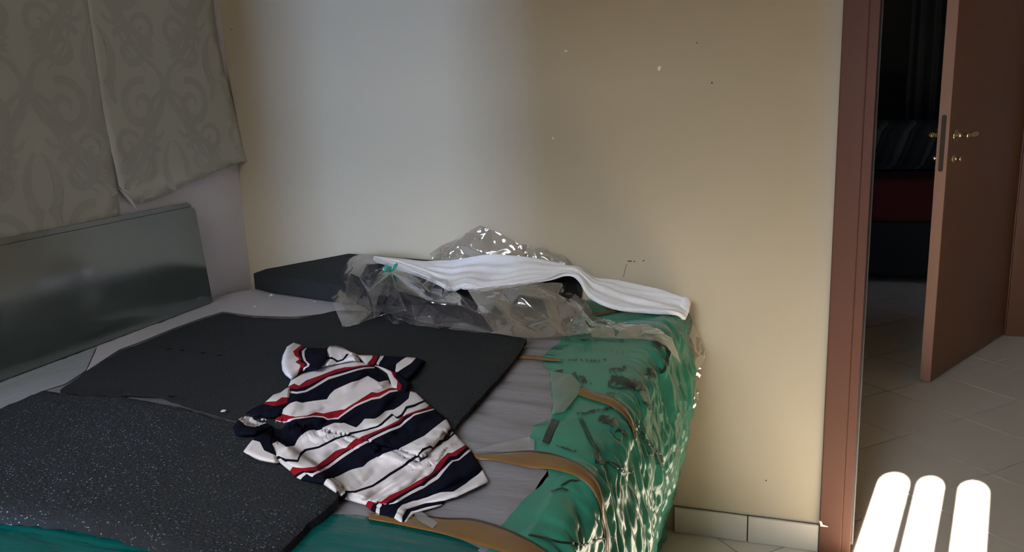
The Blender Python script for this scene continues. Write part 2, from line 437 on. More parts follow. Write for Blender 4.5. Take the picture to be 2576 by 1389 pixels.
bm.faces.new(top)
for k in range(len(prof)): bm.faces.new((top[k], top[(k+1) % len(prof)], bot[(k+1) % len(prof)], bot[k]))
lpart('lock_plate', bm, M_LOCK)
def lathe_bm(prof, axis, origin, n=16):
    bm = bmesh.new(); rings = []
    ax = Vector(axis).normalized(); a1 = ax.orthogonal().normalized(); a2 = ax.cross(a1)
    for d, r in prof:
        rings.append([bm.verts.new(Vector(origin)+ax*d+a1*(r*math.cos(2*math.pi*k/n))+a2*(r*math.sin(2*math.pi*k/n))) for k in range(n)])
    for a, b in zip(rings, rings[1:]):
        for k in range(n): bm.faces.new((a[k], a[(k+1) % n], b[(k+1) % n], b[k]))
    bm.faces.new(rings[0][::-1]); bm.faces.new(rings[-1])
    return bm
zh = zleaf(2392, 343)
rightside = -1 if (Matrix.Rotation(leaf.rotation_euler.z, 3, 'Z') @ Vector((0, 1, 0))).x < 0 else 1
for s in (1, -1):
    hy = s*T/2
    hd = lpart('handle_rose', lathe_bm([(0, .024), (.005, .024), (.008, .018), (.010, .010), (.036, .009), (.040, .011), (.050, .011), (.052, .006)], (0, s, 0), (LW-.065, hy, zh)), M_BRASS, smooth=True)
    lpart('lever', lathe_bm([(-.012, .004), (-.009, .009), (0, .010), (.012, .008), (.022, .011), (.034, .0075), (.050, .011), (.075, .0125), (.095, .010), (.112, .006), (.118, .002)], (-1, 0, .02), (LW-.065, hy+s*.046, zh)), M_BRASS, hd, True)
    lpart('key_knob', lathe_bm([(0, .017), (.004, .017), (.006, .012), (.010, .006), (.022, .006), (.026, .010), (.031, .009), (.033, .004)], (0, s, 0), (LW-.062, hy, zleaf(2385, 402))), M_BRASS, smooth=True)

# the dark room beyond
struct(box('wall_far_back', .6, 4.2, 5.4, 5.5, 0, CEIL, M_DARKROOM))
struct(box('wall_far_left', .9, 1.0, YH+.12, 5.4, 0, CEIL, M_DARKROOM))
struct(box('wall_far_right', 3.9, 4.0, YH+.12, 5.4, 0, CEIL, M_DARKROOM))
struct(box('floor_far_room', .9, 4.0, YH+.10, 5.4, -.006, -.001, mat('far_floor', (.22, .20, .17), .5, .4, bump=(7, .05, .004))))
# curtain hanging at the far wall
cx0, cx1 = Py(2277, 300, 4.9).x, 3.6
vs, fs = [], []
n = 90
for k in range(n+1):
    x = cx0+(cx1-cx0)*k/n
    y = 4.9+.035*math.sin(k*.9)+.012*math.sin(k*2.3+1)
    vs += [(x, y, .04), (x, y, 2.5)]
fs = [(2*k, 2*k+2, 2*k+3, 2*k+1) for k in range(n)]
cu = empty('curtain', ((cx0+cx1)/2, 4.9, 2.5), 'charcoal pleated curtain hanging in the dark room behind the sofa', 'curtain')
o = pyobj('curtain_cloth', vs, fs, M_CURT, cu, True); md = o.modifiers.new('t', 'SOLIDIFY'); md.thickness = .004
bmc = lathe_bm([(0, .012), (cx1-cx0+.1, .012)], (1, 0, 0), (cx0-.05, 4.9, 2.53)); bmobj('curtain_rod', bmc, M_METALG, cu)
# sofa
SY = Pz(2250, 716, 0).y
sx0, sx1 = 1.55, 3.35
so = empty('sofa', (2.4, SY+.4, 0), 'low black sofa with red seat cushion seen through the hall doorway', 'sofa')
zs1, zs0 = Py(2250, 452, SY).z, Py(2250, 560, SY).z
for fx in (sx0+.06, sx1-.06):
    for fy in (SY+.08, SY+.75): box('foot', fx-.03, fx+.03, fy-.03, fy+.03, 0, .05, M_BLACKC, so)
box('sofa_base', sx0, sx1, SY+.02, SY+.85, .05, zs0, M_BLACKC, so, .015)
box('seat_cushion', sx0+.02, sx1-.02, SY, SY+.70, zs0, zs1, M_RED, so, .03, 3)
box('backrest', sx0, sx1, SY+.62, SY+.86, zs1-.05, zs1+.30, M_BLACKC, so, .05, 3)
# striped throw over the backrest
th = empty('striped_throw', (2.55, SY+.6, zs1), 'grey striped throw draped over the back of the sofa', 'throw')
tx0, tx1 = 2.10, 2.95
strp = [0, .10, .16, .20, .30, .36, .40, .52, .56, .62, .74, .78, .84, .94, 1.0]
ztop = zs1+.315
pr = [(SY+.50, zs1+.012), (SY+.565, zs1+.03), (SY+.60, zs1+.12), (SY+.605, ztop-.06), (SY+.625, ztop-.02), (SY+.68, ztop), (SY+.80, ztop), (SY+.865, ztop-.03), (SY+.875, ztop-.2)]
for k in range(len(strp)-1):
    a, b = strp[k], strp[k+1]
    vs = []
    for q, (yy, zz) in enumerate(pr):
        sh = -.16*(1-min(1, q/4))
        vs += [(tx0+a*(tx1-tx0)+sh, yy, zz), (tx0+b*(tx1-tx0)+sh, yy, zz)]
    o = pyobj('stripe', vs, [(2*i, 2*i+1, 2*i+3, 2*i+2) for i in range(len(pr)-1)], M_THROWS if k % 3 == 1 else M_THROW, th, True)
    md = o.modifiers.new('t', 'SOLIDIFY'); md.thickness = .006; md.offset = 1

# ================================================================== sheets
def inside(p, poly):
    x, y = p; c = False; n = len(poly)
    for i in range(n):
        x1, y1 = poly[i]; x2, y2 = poly[i-1]
        if (y1 > y) != (y2 > y) and x < (x2-x1)*(y-y1)/(y2-y1)+x1: c = not c
    return c
def dist_poly(p, poly, closed=True):
    best = 1e9; P2 = Vector(p)
    n = len(poly)
    for i in range(n if closed else n-1):
        a = Vector(poly[i]); b = Vector(poly[(i+1) % n]); ab = b-a
        t = max(0, min(1, (P2-a).dot(ab)/max(1e-12, ab.dot(ab))))
        best = min(best, (P2-a-ab*t).length)
    return best
def densify(poly, step, jag=0.0, rnd=None):
    out = []
    for i in range(len(poly)):
        a = Vector(poly[i]); b = Vector(poly[(i+1) % len(poly)])
        n = max(1, int((b-a).length/step))
        nrm = Vector((-(b-a).y, (b-a).x)).normalized() if (b-a).length > 0 else Vector((0, 0))
        for k in range(n):
            q = a.lerp(b, k/n)
            if jag and k: q = q+nrm*rnd.uniform(-jag, jag)
            out.append((q.x, q.y))
    return out
def fill2d(outline, step, extra=()):
    """triangulated fill of a 2-D outline with a jittered grid of inner points"""
    xs = [p[0] for p in outline]; ys = [p[1] for p in outline]
    pts = [Vector(p) for p in outline]; n0 = len(pts)
    for p in extra: pts.append(Vector(p))
    if step:
        j = 0; y = min(ys)
        while y < max(ys):
            x = min(xs)+(step/2 if j % 2 else 0)
            while x < max(xs):
                if inside((x, y), outline) and dist_poly((x, y), outline) > step*.45: pts.append(Vector((x, y)))
                x += step
            y += step*.866; j += 1
    r = delaunay_2d_cdt(pts, [], [list(range(n0))], 1, 1e-6)
    return [(v.x, v.y) for v in r[0]], [tuple(f) for f in r[2]]

# ------------------------------------------------------------------ wallpaper
def w2(px, py):
    q = Px(px, py, 0.0); return (q.y, q.z)
rnd = random.Random(3)
right_edge = [w2(*p) for p in ((535, -4), (541, 60), (548, 110), (560, 180), (575, 250), (585, 310), (595, 372), (598, 404))]
torn = [w2(*p) for p in ((598, 405), (583, 409), (562, 419), (540, 428), (505, 447), (480, 455), (455, 464), (430, 479), (410, 488), (385, 498), (370, 507), (345, 511), (329, 514))]
slit = [w2(*p) for p in ((329, 514), (307, 487), (292, 468), (284, 420), (273, 360), (265, 312), (258, 272))]
seamtop = (slit[-1][0], 2.66)
torn_d = []
for a, b in zip(torn, torn[1:]):
    for k in range(5):
        t = k/5
        torn_d.append((a[0]+(b[0]-a[0])*t, a[1]+(b[1]-a[1])*t+rnd.uniform(-.003, .003)))
torn_d.append(torn[-1])
out_r = [(right_edge[0][0], 2.66)] + right_edge + torn_d[1:] + slit[1:] + [seamtop]
seen = []
for p in out_r:
    if not seen or (Vector(p)-Vector(seen[-1])).length > 1e-4: seen.append(p)
out_r = seen
def lift_r(y, z):
    dr = dist_poly((y, z), right_edge, False); db = dist_poly((y, z), torn, False); dl = dist_poly((y, z), slit[:4], False)
    low = max(0, min(1, (1.62-z)/.55))
    return .0015 + .028*math.exp(-dr/.030)*low*low + .014*math.exp(-db/.035) + .006*math.exp(-dl/.02)
v2, f2 = fill2d(out_r, .028)
o = pyobj('wallpaper_strip', [(lift_r(*p), p[0], p[1]) for p in v2], f2, [M_PAPER, M_PAPERB], None, True)
md = o.modifiers.new('t', 'SOLIDIFY'); md.thickness = .0007; md.offset = 0; md.material_offset_rim = 1
tag(o, 'cream damask wallpaper strip with torn bottom edge curling off the wall', 'wallpaper', 'wallpaper strips on the left wall')
wp_r = o
lsl = [w2(*p) for p in ((258, 272), (265, 314), (274, 362), (285, 424), (293, 475), (301, 552), (318, 660), (332, 760), (345, 840))]
out_l = [(lsl[0][0]+.005, 2.66), (lsl[0][0]+.005, lsl[0][1]+.004)] + [(p[0]-.0012, p[1]) for p in lsl[1:]] + [(-3.15, lsl[-1][1]), (-3.15, 2.66)]
def lift_l(y, z):
    d = dist_poly((y, z), lsl, False)
    return .0005 + .005*math.exp(-d/.02)*max(0, min(1, (lsl[0][1]-z)/.2))
v2, f2 = fill2d(out_l, .05)
o = pyobj('wallpaper_strip', [(lift_l(*p), p[0], p[1]) for p in v2], f2, [M_PAPER, M_PAPERB], None, True)
md = o.modifiers.new('t', 'SOLIDIFY'); md.thickness = .0007; md.offset = 0; md.material_offset_rim = 1
tag(o, 'cream damask wallpaper strip running down behind the glass shelves', 'wallpaper', 'wallpaper strips on the left wall')
wp_l = o
# small torn curl between both strips
ca_, cb_ = w2(293, 470), w2(336, 528)
vs = []
for k in range(9):
    t = k/8; y = ca_[0]+(cb_[0]-ca_[0])*t; z = ca_[1]+(cb_[1]-ca_[1])*t
    wv = .010*math.sin(math.pi*min(1, t*1.05))
    for q in range(6):
        an = -0.6+q*.75
        vs.append((.003+.009*t+wv*.5*(1-math.cos(an)), y+wv*.6*math.sin(an), z+wv*.25*q/5))
o = pyobj('torn_curl', vs, [(6*i+j, 6*i+j+1, 6*i+6+j+1, 6*i+6+j) for i in range(8) for j in range(5)], M_PAPERB, wp_r, True)

# damask ornament printed on both strips: ribbons that follow the paper
def ribbon2(pts, w0, w1, acc):
    n = len(pts); base = len(acc[0]); w0 *= 1.35; w1 *= 1.35
    acc[2][0] = (acc[2][0]+1) % 41
    for i, p in enumerate(pts):
        a = Vector(pts[max(0, i-1)]); b = Vector(pts[min(n-1, i+1)]); d = (b-a).normalized() if (b-a).length > 0 else Vector((1, 0))
        nn = Vector((-d.y, d.x)); t = i/(n-1); w = (w0+(w1-w0)*t)*(.35+.65*math.sin(math.pi*min(1, max(.12, t*.9+.06))))
        acc[0].append((p[0]+nn.x*w, p[1]+nn.y*w)); acc[0].append((p[0]-nn.x*w, p[1]-nn.y*w)); acc[3].extend([acc[2][0]*.00002]*2)
    for i in range(n-1): acc[1].append((base+2*i, base+2*i+1, base+2*i+3, base+2*i+2))
def spiral(c, r, turns, start, sgn, n=34):
    return [(c[0]+r*(1-.86*k/n)*math.cos(start+sgn*turns*2*math.pi*k/n), c[1]+r*(1-.86*k/n)*math.sin(start+sgn*turns*2*math.pi*k/n)) for k in range(n+1)]
def bez(p0, p1, p2, p3, n=24):
    return [tuple((1-t)**3*a+3*(1-t)**2*t*b+3*(1-t)*t*t*c+t**3*d for a, b, c, d in zip(p0, p1, p2, p3)) for t in [k/n for k in range(n+1)]]
def motif(cx, cz, s, acc):
    for m in (1, -1):
        X = lambda x, z: (cx+m*x*s, cz+z*s)
        sp = lambda c, r, tu, st, sg: [(cx+m*s*x, cz+s*z) for x, z in spiral(c, r, tu, st, sg)]
        # ogee outline, double line
        ribbon2([X(*p) for p in bez((0, .62), (.34, .50), (.10, .22), (.46, .02))], .016*s, .026*s, acc)
        ribbon2([X(*p) for p in bez((0, .56), (.26, .46), (.04, .22), (.40, -.02))], .008*s, .010*s, acc)
        ribbon2([X(*p) for p in bez((.46, .02), (.66, -.16), (.40, -.42), (.06, -.60))], .026*s, .016*s, acc)
        # scrolls
        ribbon2(sp((.27, .12), .15, 1.35, 2.6, -1), .030*s, .012*s, acc)
        ribbon2(sp((.30, -.24), .17, 1.4, 1.2, 1), .034*s, .012*s, acc)
        ribbon2(sp((.14, -.50), .11, 1.2, .4, 1), .022*s, .010*s, acc)
        ribbon2(sp((.16, .36), .09, 1.1, 3.4, 1), .018*s, .008*s, acc)
        # acanthus leaves
        for k in range(7):
            a = .35+k*.30
            ribbon2([X(.02+.03*k*.4+q*.12*math.cos(a)*.9, -.10-.02*k+q*.14*math.sin(a)) for q in [j/8 for j in range(9)]], .020*s, .010*s, acc)
        for k in range(5):
            a = -.2+k*.33
            ribbon2([X(.38+q*.10*math.cos(a), .10+q*.11*math.sin(a)) for q in [j/8 for j in range(9)]], .016*s, .008*s, acc)
        ribbon2([X(*p) for p in bez((.02, -.10), (.16, .0), (.10, .18), (.02, .26))], .030*s, .014*s, acc)
acc = ([], [], [0], [])
y1, z1 = w2(250, 170)
PY, PZ, S = .44, .60, .40
for i in range(-4, 2):
    for j in range(-1, 3):
        for k in (0, 1):
            cy = y1+(i+.5*k)*PY*1.0; cz_ = z1+(j+.5*k)*PZ
            motif(cy, cz_, S, acc)
def strip_print(outline, lift, parent):
    vs, fs, mp = [], [], {}
    for f in acc[1]:
        ok = all(inside(acc[0][i], outline) for i in f)
        if not ok: continue
        idx = []
        for i in f:
            if i not in mp:
                mp[i] = len(vs); p = acc[0][i]; vs.append((lift(*p)+.0008+acc[3][i], p[0], p[1]))
            idx.append(mp[i])
        fs.append(tuple(idx))
    g = []
    for f in fs:
        a, b, c = (Vector(vs[i]) for i in f[:3])
        g.append(f if (b-a).cross(c-a).x > 0 else f[::-1])
    o = pyobj('damask_print', vs, g, M_PRINT, parent); o['kind'] = 'stuff'
box_r = [p for p in out_r]
strip_print(out_r, lift_r, wp_r)
strip_print([p for p in out_l if p[1] < 3], lift_l, wp_l)

# ------------------------------------------------------------------ bed: mattress in plastic
BX0, BX1, BY0, BY1, BZ = .022, 1.352, -1.93, -.028, .680
bed = empty('wrapped_mattress', ((BX0+BX1)/2, (BY0+BY1)/2, 0), 'tall mattress wrapped in milky and green plastic film with brown tape', 'mattress')
M_BEDB = mat('bed_base_cloth', (.22, .20, .19), .9, .2, bump=(80, .3, .003))
box('bed_base', BX0+.02, BX1-.03, BY0+.02, BY1-.004, 0, .34, M_BEDB, bed, .01)
box('mattress_core', BX0, BX1-.012, BY0, BY1, .34, BZ-.008, M_BEDB, bed, .035, 3)
def fbm(x, y, z, o=4):
    return noise.fractal(Vector((x, y, z)), 1.0, 2.0, o)
def ridge(x, y, z):
    return 1-abs(noise.noise(Vector((x, y, z))))*2
def top_z(x, y):
    z = BZ + .0035*noise.noise(Vector((x*5, y*3, 1)))
    # long shallow wrinkles pulled towards the tapes on the right half
    k = max(0, min(1, (x-.75)/.3))
    z += k*.004*ridge(x*1.6+y*.8, y*17+1.2*noise.noise(Vector((x*4, y*4, 3))), 2.2)
    dx = min(x-BX0, BX1-x)
    z -= .018*math.exp(-max(0, dx)/.012)
    return z
def grid_obj(name, nu, nv, fn, m, parent, smooth=True):
    vs = [fn(i/nu, j/nv) for j in range(nv+1) for i in range(nu+1)]
    fs = [(j*(nu+1)+i, j*(nu+1)+i+1, (j+1)*(nu+1)+i+1, (j+1)*(nu+1)+i) for j in range(nv) for i in range(nu)]
    return pyobj(name, vs, fs, m, parent, smooth)
def wrap_fn(u, v):
    x = BX0+(BX1-.03-BX0)*u; y = BY1+(-1.80-BY1)*v
    return (x, y, top_z(x, y))
wrap = grid_obj('plastic_wrap', 150, 170, wrap_fn, M_WRAP, bed)

# green bag over the right end
bnd = [(1480, 760), (1455, 800), (1427, 846), (1374, 891), (1361, 914), (1381, 937), (1387, 978), (1394, 1017), (1383, 1059), (1340, 1079), (1334, 1114), (1344, 1137), (1372, 1180), (1383, 1211), (1325, 1261), (1290, 1300), (1262, 1327), (1230, 1389)]
bq = sorted([(Pz(px, py, BZ).y, Pz(px, py, BZ).x) for px, py in bnd])
def xb(y):
    if y <= bq[0][0]: return bq[0][1]
    if y >= bq[-1][0]: return bq[-1][1]
    for (ya, xa), (yb, xb_) in zip(bq, bq[1:]):
        if ya <= y <= yb: return xa+(xb_-xa)*(y-ya)/max(1e-6, yb-ya)
# side contour of the bag (how far it bulges out at each height), read at its rear end
cont = sorted([(Py(px, py, -.10).z, Py(px, py, -.10).x) for px, py in ((1722, 850), (1738, 930), (1742, 1010), (1735, 1070), (1714, 1160), (1692, 1240), (1668, 1320))])
def side_x(z):
    if z >= cont[-1][0]: return cont[-1][1]
    if z <= cont[0][0]: return cont[0][1]
    for (za, xa), (zb, xb_) in zip(cont, cont[1:]):
        if za <= z <= zb: return xa+(xb_-xa)*(z-za)/(zb-za)
RC = .055
def green_fn(u, v):
    y = BY1-.003+(BY0-.02-BY1)*v
    x0 = xb(y)+.006*noise.noise(Vector((y*30, 4, 2)))
    xt = side_x(BZ-RC)
    Ltop = xt-RC-x0; Larc = RC*math.pi/2; Lside = BZ-RC-.004
    s = u*(Ltop+Larc+Lside)
    cr = noise.noise(Vector((y*2.2, 3.3, 1)))*.012
    if s < Ltop:
        x, z, nx, nz = x0+s, BZ+.0035, 0, 1
        tz = min(1, s/.05); z = (top_z(min(x, BX1-.08), y)+.0025)*(1-tz)+(BZ+.0095+.0025*noise.noise(Vector((x*4, y*4, 6))))*tz
        k = s/max(1e-6, Ltop)
    elif s < Ltop+Larc:
        a = (s-Ltop)/RC
        nx, nz = math.sin(a), math.cos(a)
        x, z = xt-RC+RC*nx, BZ-RC+.0095+RC*nz; k = 1+a
    else:
        z = BZ-RC-(s-Ltop-Larc)+.0095*max(0, 1-(s-Ltop-Larc)/.1); nx, nz = 1, 0; x = side_x(z); k = 3
    # crinkles: small on the top, deep upright folds down the side
    q = min(1, max(.0, (k-.85)/1.5))
    w = noise.noise(Vector((y*9, z*3.0, x*5)))
    w2_ = noise.noise(Vector((y*11+5, z*6, x*7)))
    d = .0028*noise.noise(Vector((x*9, y*9, z*9)))*(.5+q)
    d += .0030*(abs(noise.noise(Vector((x*13+1.5*w, y*13+w2_, z*11))))-.2)*(.45+.5*q)
    d += q*.0095*(abs(noise.noise(Vector((y*8+1.6*w, z*3.8+w2_, x*4)))*2)-.45)
    d += q*.0062*(abs(noise.noise(Vector((y*17+1.2*w2_, z*10+w, 7)))*2)-.4)
    d += q*.0034*(abs(noise.noise(Vector((y*44+w, z*26+w2_, 5)))*2)-.4)
    d += q*.010*noise.noise(Vector((y*5, z*3.4, 11)))
    vd = noise.voronoi(Vector((x*15, y*15+.5*w, z*9+.5*w2_)))[0]
    d += (.0006+q*.0085)*(min(vd[1]-vd[0], .6)-.25)
    vd = noise.voronoi(Vector((x*34+3, y*34, z*24)))[0]
    d += (.0004+q*.0022)*(min(vd[1]-vd[0], .6)-.25)
    d = max(d, -.006*(1-q)+-.02*q)
    if s < Ltop: d = max(d, -.001)
    yy = y+q*.006*noise.noise(Vector((y*12, z*9, 21)))
    return (x+nx*d, yy, max(.003, z+nz*d))
green = grid_obj('green_bag', 190, 420, green_fn, M_GREEN, bed)
# rear end of the bag closing against the wall
green_bvh_v = [v.co.copy() for v in green.data.vertices]

# teal bag over the near end of the mattress
tb = [(-400, 1300), (0, 1296), (300, 1330), (600, 1330), (760, 1308), (900, 1306), (1010, 1322), (1100, 1345), (1300, 1420)]
tq = sorted([(Pz(px, py, BZ).x, Pz(px, py, BZ).y) for px, py in tb])
def yb_(x):
    if x <= tq[0][0]: return tq[0][1]
    if x >= tq[-1][0]: return tq[-1][1]
    for (xa, ya), (xb2, yb2) in zip(tq, tq[1:]):
        if xa <= x <= xb2: return ya+(yb2-ya)*(x-xa)/max(1e-6, xb2-xa)
def teal_fn(u, v):
    x = BX0+(BX1-.02-BX0)*u
    y0 = yb_(x); Lt = y0-(BY0-.012)-RC; La = RC*math.pi/2; Ls = BZ-RC-.004
    s = v*(Lt+La+Ls)
    if s < Lt: y = y0-s; z = top_z(x, -1.8)+.004+.002*min(1, s/.03); ny, nz, q = 0, 1, .25
    elif s < Lt+La:
        a = (s-Lt)/RC; ny, nz = -math.sin(a), math.cos(a); y = BY0-.012+RC-RC*math.sin(a); z = BZ-RC+.004+RC*math.cos(a); q = .6
    else: z = BZ-RC-(s-Lt-La); y = BY0-.012; ny, nz, q = -1, 0, 1
    d = .006*q*noise.noise(Vector((x*7, y*16, z*5)))+.004*(abs(noise.noise(Vector((x*5, y*38+noise.noise(Vector((x*6, y*6, 2))), z*20))))-.2)
    if s < Lt: d = max(d, -.0012)
    return (x, y+ny*d, max(.003, z+nz*d))
teal = grid_obj('teal_bag', 170, 200, teal_fn, M_TEAL, bed)

bpy.context.view_layer.update()
def bvh_of(objs):
    V, Fc = [], []
    for o in objs:
        b0 = len(V); mw = o.matrix_world
        V += [mw @ v.co for v in o.data.vertices]; Fc += [tuple(b0+i for i in p.vertices) for p in o.data.polygons]
    return BVHTree.FromPolygons(V, Fc)
BED = bvh_of([wrap, green, teal])
def hit(px, py, bvh=None, lift=.0015):
    d = ray(px, py).normalized()
    loc, nrm, i, t = (bvh or BED).ray_cast(CAM, d)
    if loc is None: loc = Pz(px, py, BZ); nrm = Vector((0, 0, 1))
    if nrm.dot(d) > 0: nrm = -nrm
    loc = loc+nrm*lift
    loc.x = max(loc.x, .014)
    return loc, nrm
def resample(pts, n):
    P = [Vector(p) for p in pts]; L = [0]
    for a, b in zip(P, P[1:]): L.append(L[-1]+(b-a).length)
    out = []
    for k in range(n+1):
        t = L[-1]*k/n
        for i in range(len(P)-1):
            if t <= L[i+1] or i == len(P)-2:
                q = (t-L[i])/max(1e-9, L[i+1]-L[i]); out.append(P[i].lerp(P[i+1], q)); break
    return out
def tape(e1, e2, n=40, m=6, lift=.003, mt=None, name='packing_tape'):
    a, b = resample(e1, n), resample(e2, n)
    vs = []
    for i in range(n+1):
        for j in range(m+1):
            q = a[i].lerp(b[i], j/m)
            vs.append(hit(q.x, q.y, None, lift+.002*math.sin(math.pi*j/m))[0])
    # ease out single spikes so the strip bridges hollows
    for _ in range(3):
        nv = [v.copy() for v in vs]
        for i in range(1, n):
            for j in range(m+1):
                k = i*(m+1)+j; av = (vs[k-m-1]+vs[k+m+1])/2
                nv[k] = vs[k].lerp(av, .5)
        vs = nv
    o = pyobj(name, vs, [(i*(m+1)+j, i*(m+1)+j+1, (i+1)*(m+1)+j+1, (i+1)*(m+1)+j) for i in range(n) for j in range(m)], mt or M_TAPE, bed, True)
    md = o.modifiers.new('t', 'SOLIDIFY'); md.thickness = .0008; md.offset = 1
    return o
tape([(1293, 897), (1340, 898), (1385, 904), (1416, 908)], [(1296, 905), (1340, 907), (1385, 912), (1413, 912)])
tape([(1461, 976), (1500, 992), (1540, 1002), (1572, 1027), (1590, 1060), (1597, 1108)], [(1453, 997), (1490, 1010), (1530, 1022), (1562, 1043), (1584, 1070), (1594, 1108)])
tape([(1192, 1147), (1240, 1146), (1330, 1137), (1400, 1147), (1460, 1172), (1500, 1208), (1516, 1260), (1524, 1330), (1527, 1400)], [(1196, 1160), (1240, 1162), (1330, 1182), (1400, 1187), (1450, 1202), (1484, 1228), (1504, 1268), (1516, 1330), (1522, 1400)])
tape([(925, 1296), (1000, 1306), (1060, 1300), (1110, 1310), (1190, 1309), (1265, 1332), (1330, 1362), (1400, 1412)], [(928, 1312), (1000, 1325), (1060, 1338), (1110, 1348), (1190, 1372), (1265, 1395), (1330, 1412), (1380, 1430)])
tape([(1500, 790), (1545, 780), (1585, 768), (1615, 778)], [(1500, 797), (1545, 789), (1580, 780), (1612, 784)])

# print on the green bag: outlines and scribbled lettering
def stroke(acc, pts, w):
    P = resample(pts, max(4, int(sum((Vector(a)-Vector(b)).length for a, b in zip(pts, pts[1:]))/5)))
    base = len(acc[0]); n = len(P)
    for i, p in enumerate(P):
        d = (P[min(n-1, i+1)]-P[max(0, i-1)]).normalized(); nn = Vector((-d.y, d.x))*w
        for s in (1, -1):
            q = p+nn*s; acc[0].append(hit(q.x, q.y, None, .0022)[0])
    for i in range(n-1): acc[1].append((base+2*i, base+2*i+1, base+2*i+3, base+2*i+2))
ink = ([], [])
def dbl(pts, off=5):
    stroke(ink, pts, 1.5); stroke(ink, [(x+off*1.3, y-off*.5) for x, y in pts], 1.5)
dbl([(1456, 1056), (1470, 1085), (1484, 1117), (1498, 1137), (1497, 1167), (1534, 1167), (1569, 1190), (1586, 1190)])
dbl([(1596, 1068), (1600, 1082), (1626, 1114), (1655, 1148), (1661, 1166), (1652, 1167)])
dbl([(1615, 1013), (1628, 1018), (1638, 1030)], 3)
dbl([(1680, 881), (1674, 918), (1661, 941), (1652, 927)], 4)
dbl([(1328, 1350), (1402, 1366), (1468, 1372), (1507, 1358), (1540, 1350)], 4)
dbl([(1410, 1225), (1430, 1212), (1450, 1214)], 4)
dbl([(1385, 1240), (1410, 1232), (1425, 1238)], 3)
rnd = random.Random(11)
def scribble(cx, cy, w, h, n, sw=.9, rot=0):
    for k in range(n):
        x = cx+w*(k/(n-1 if n > 1 else 1)-.5); y = cy+rot*(x-cx)
        pts = [(x+rnd.uniform(-.5, .5)*h, y+rnd.uniform(-.5, .5)*h) for _ in range(4)]
        stroke(ink, pts, sw)
scribble(1500, 858, 170, 7, 22, 1.0, .02)
scribble(1475, 908, 90, 10, 9, 1.0, .05)
scribble(1553, 932, 28, 16, 6, 1.2, -.4)
scribble(1408, 938, 18, 18, 4, 1.4, .6)
scribble(1456, 950, 28, 14, 5, 1.4, .5)
scribble(1470, 965, 26, 10, 5, 1.2, .2)
scribble(1575, 965, 66, 26, 22, 1.2, .3)
scribble(1636, 937, 14, 26, 6, 1.2, 1)
scribble(1535, 992, 20, 8, 4, 1.4, 0)
scribble(1500, 1035, 90, 12, 14, 1.1, -.2)
scribble(1525, 1058, 30, 24, 10, 1.4, .5)
scribble(1562, 1088, 20, 16, 7, 1.2, .6)
scribble(1425, 1130, 40, 12, 6, 1.0, .3)
scribble(1640, 1140, 18, 14, 5, 1.0, -.8)
scribble(1520, 885, 120, 8, 10, .7, .05)
for t in range(5):
    stroke(ink, [(1560+30*math.cos(a)+rnd.uniform(-4, 4), 966+14*math.sin(a)+rnd.uniform(-3, 3)) for a in [k*.7+t for k in range(8)]], .9)
stroke(ink, [(1398, 1058), (1385, 1085), (1372, 1118)], 9)
stroke(ink, [(1640, 856), (1656, 868), (1672, 880)], 6)
o = pyobj('printed_marks', ink[0], ink[1], M_INK, bed); tag(o, 'black printed outlines and lettering on green film', kind='stuff')
# a paler film flap on the green and along the left border
def flat_film(name, outline, m, lift=.003, bvh=None, step=14):
    v2, f2 = fill2d(densify(outline, step*1.2), step)
    o = pyobj(name, [hit(p[0], p[1], bvh, lift)[0] for p in v2], f2, m, bed, True)
    return o
flat_film('film_flap', [(1385, 940), (1440, 950), (1462, 975), (1455, 1000), (1420, 1044), (1390, 1050), (1394, 1017), (1387, 975)], film('pale_green_film', (.70, .92, .82), (.06, .22, .15), .6, .3), .006)
flat_film('film_flap', [(-200, 1050), (-200, 975), (0, 957), (60, 932), (150, 897), (247, 858), (238, 885), (216, 934), (165, 968), (110, 985), (0, 1040)], M_WRAPB, .002)
flat_film('film_flap', [(246, 860), (330, 822), (430, 785), (530, 752), (600, 736), (640, 730), (690, 742), (860, 765), (870, 785), (740, 800), (640, 797), (560, 786), (500, 805), (430, 831), (360, 860), (300, 882), (218, 936), (240, 888)], mat('grey_film_layer', (.46, .43, .45), .35, .4, bump=(9, .3, .01), var=(4, .10)), .0025)
flat_film('film_flap', [(1195, 1140), (1240, 1126), (1330, 1105), (1345, 1112), (1345, 1138), (1260, 1143)], film('milky_film', (.92, .92, .93), (.34, .32, .33), .45, .2), .004)
flat_film('film_flap', [(1040, 1300), (1062, 1298), (1102, 1325), (1088, 1340), (1055, 1322)], film('milky_film_2', (.92, .92, .93), (.36, .34, .36), .5, .2), .006)

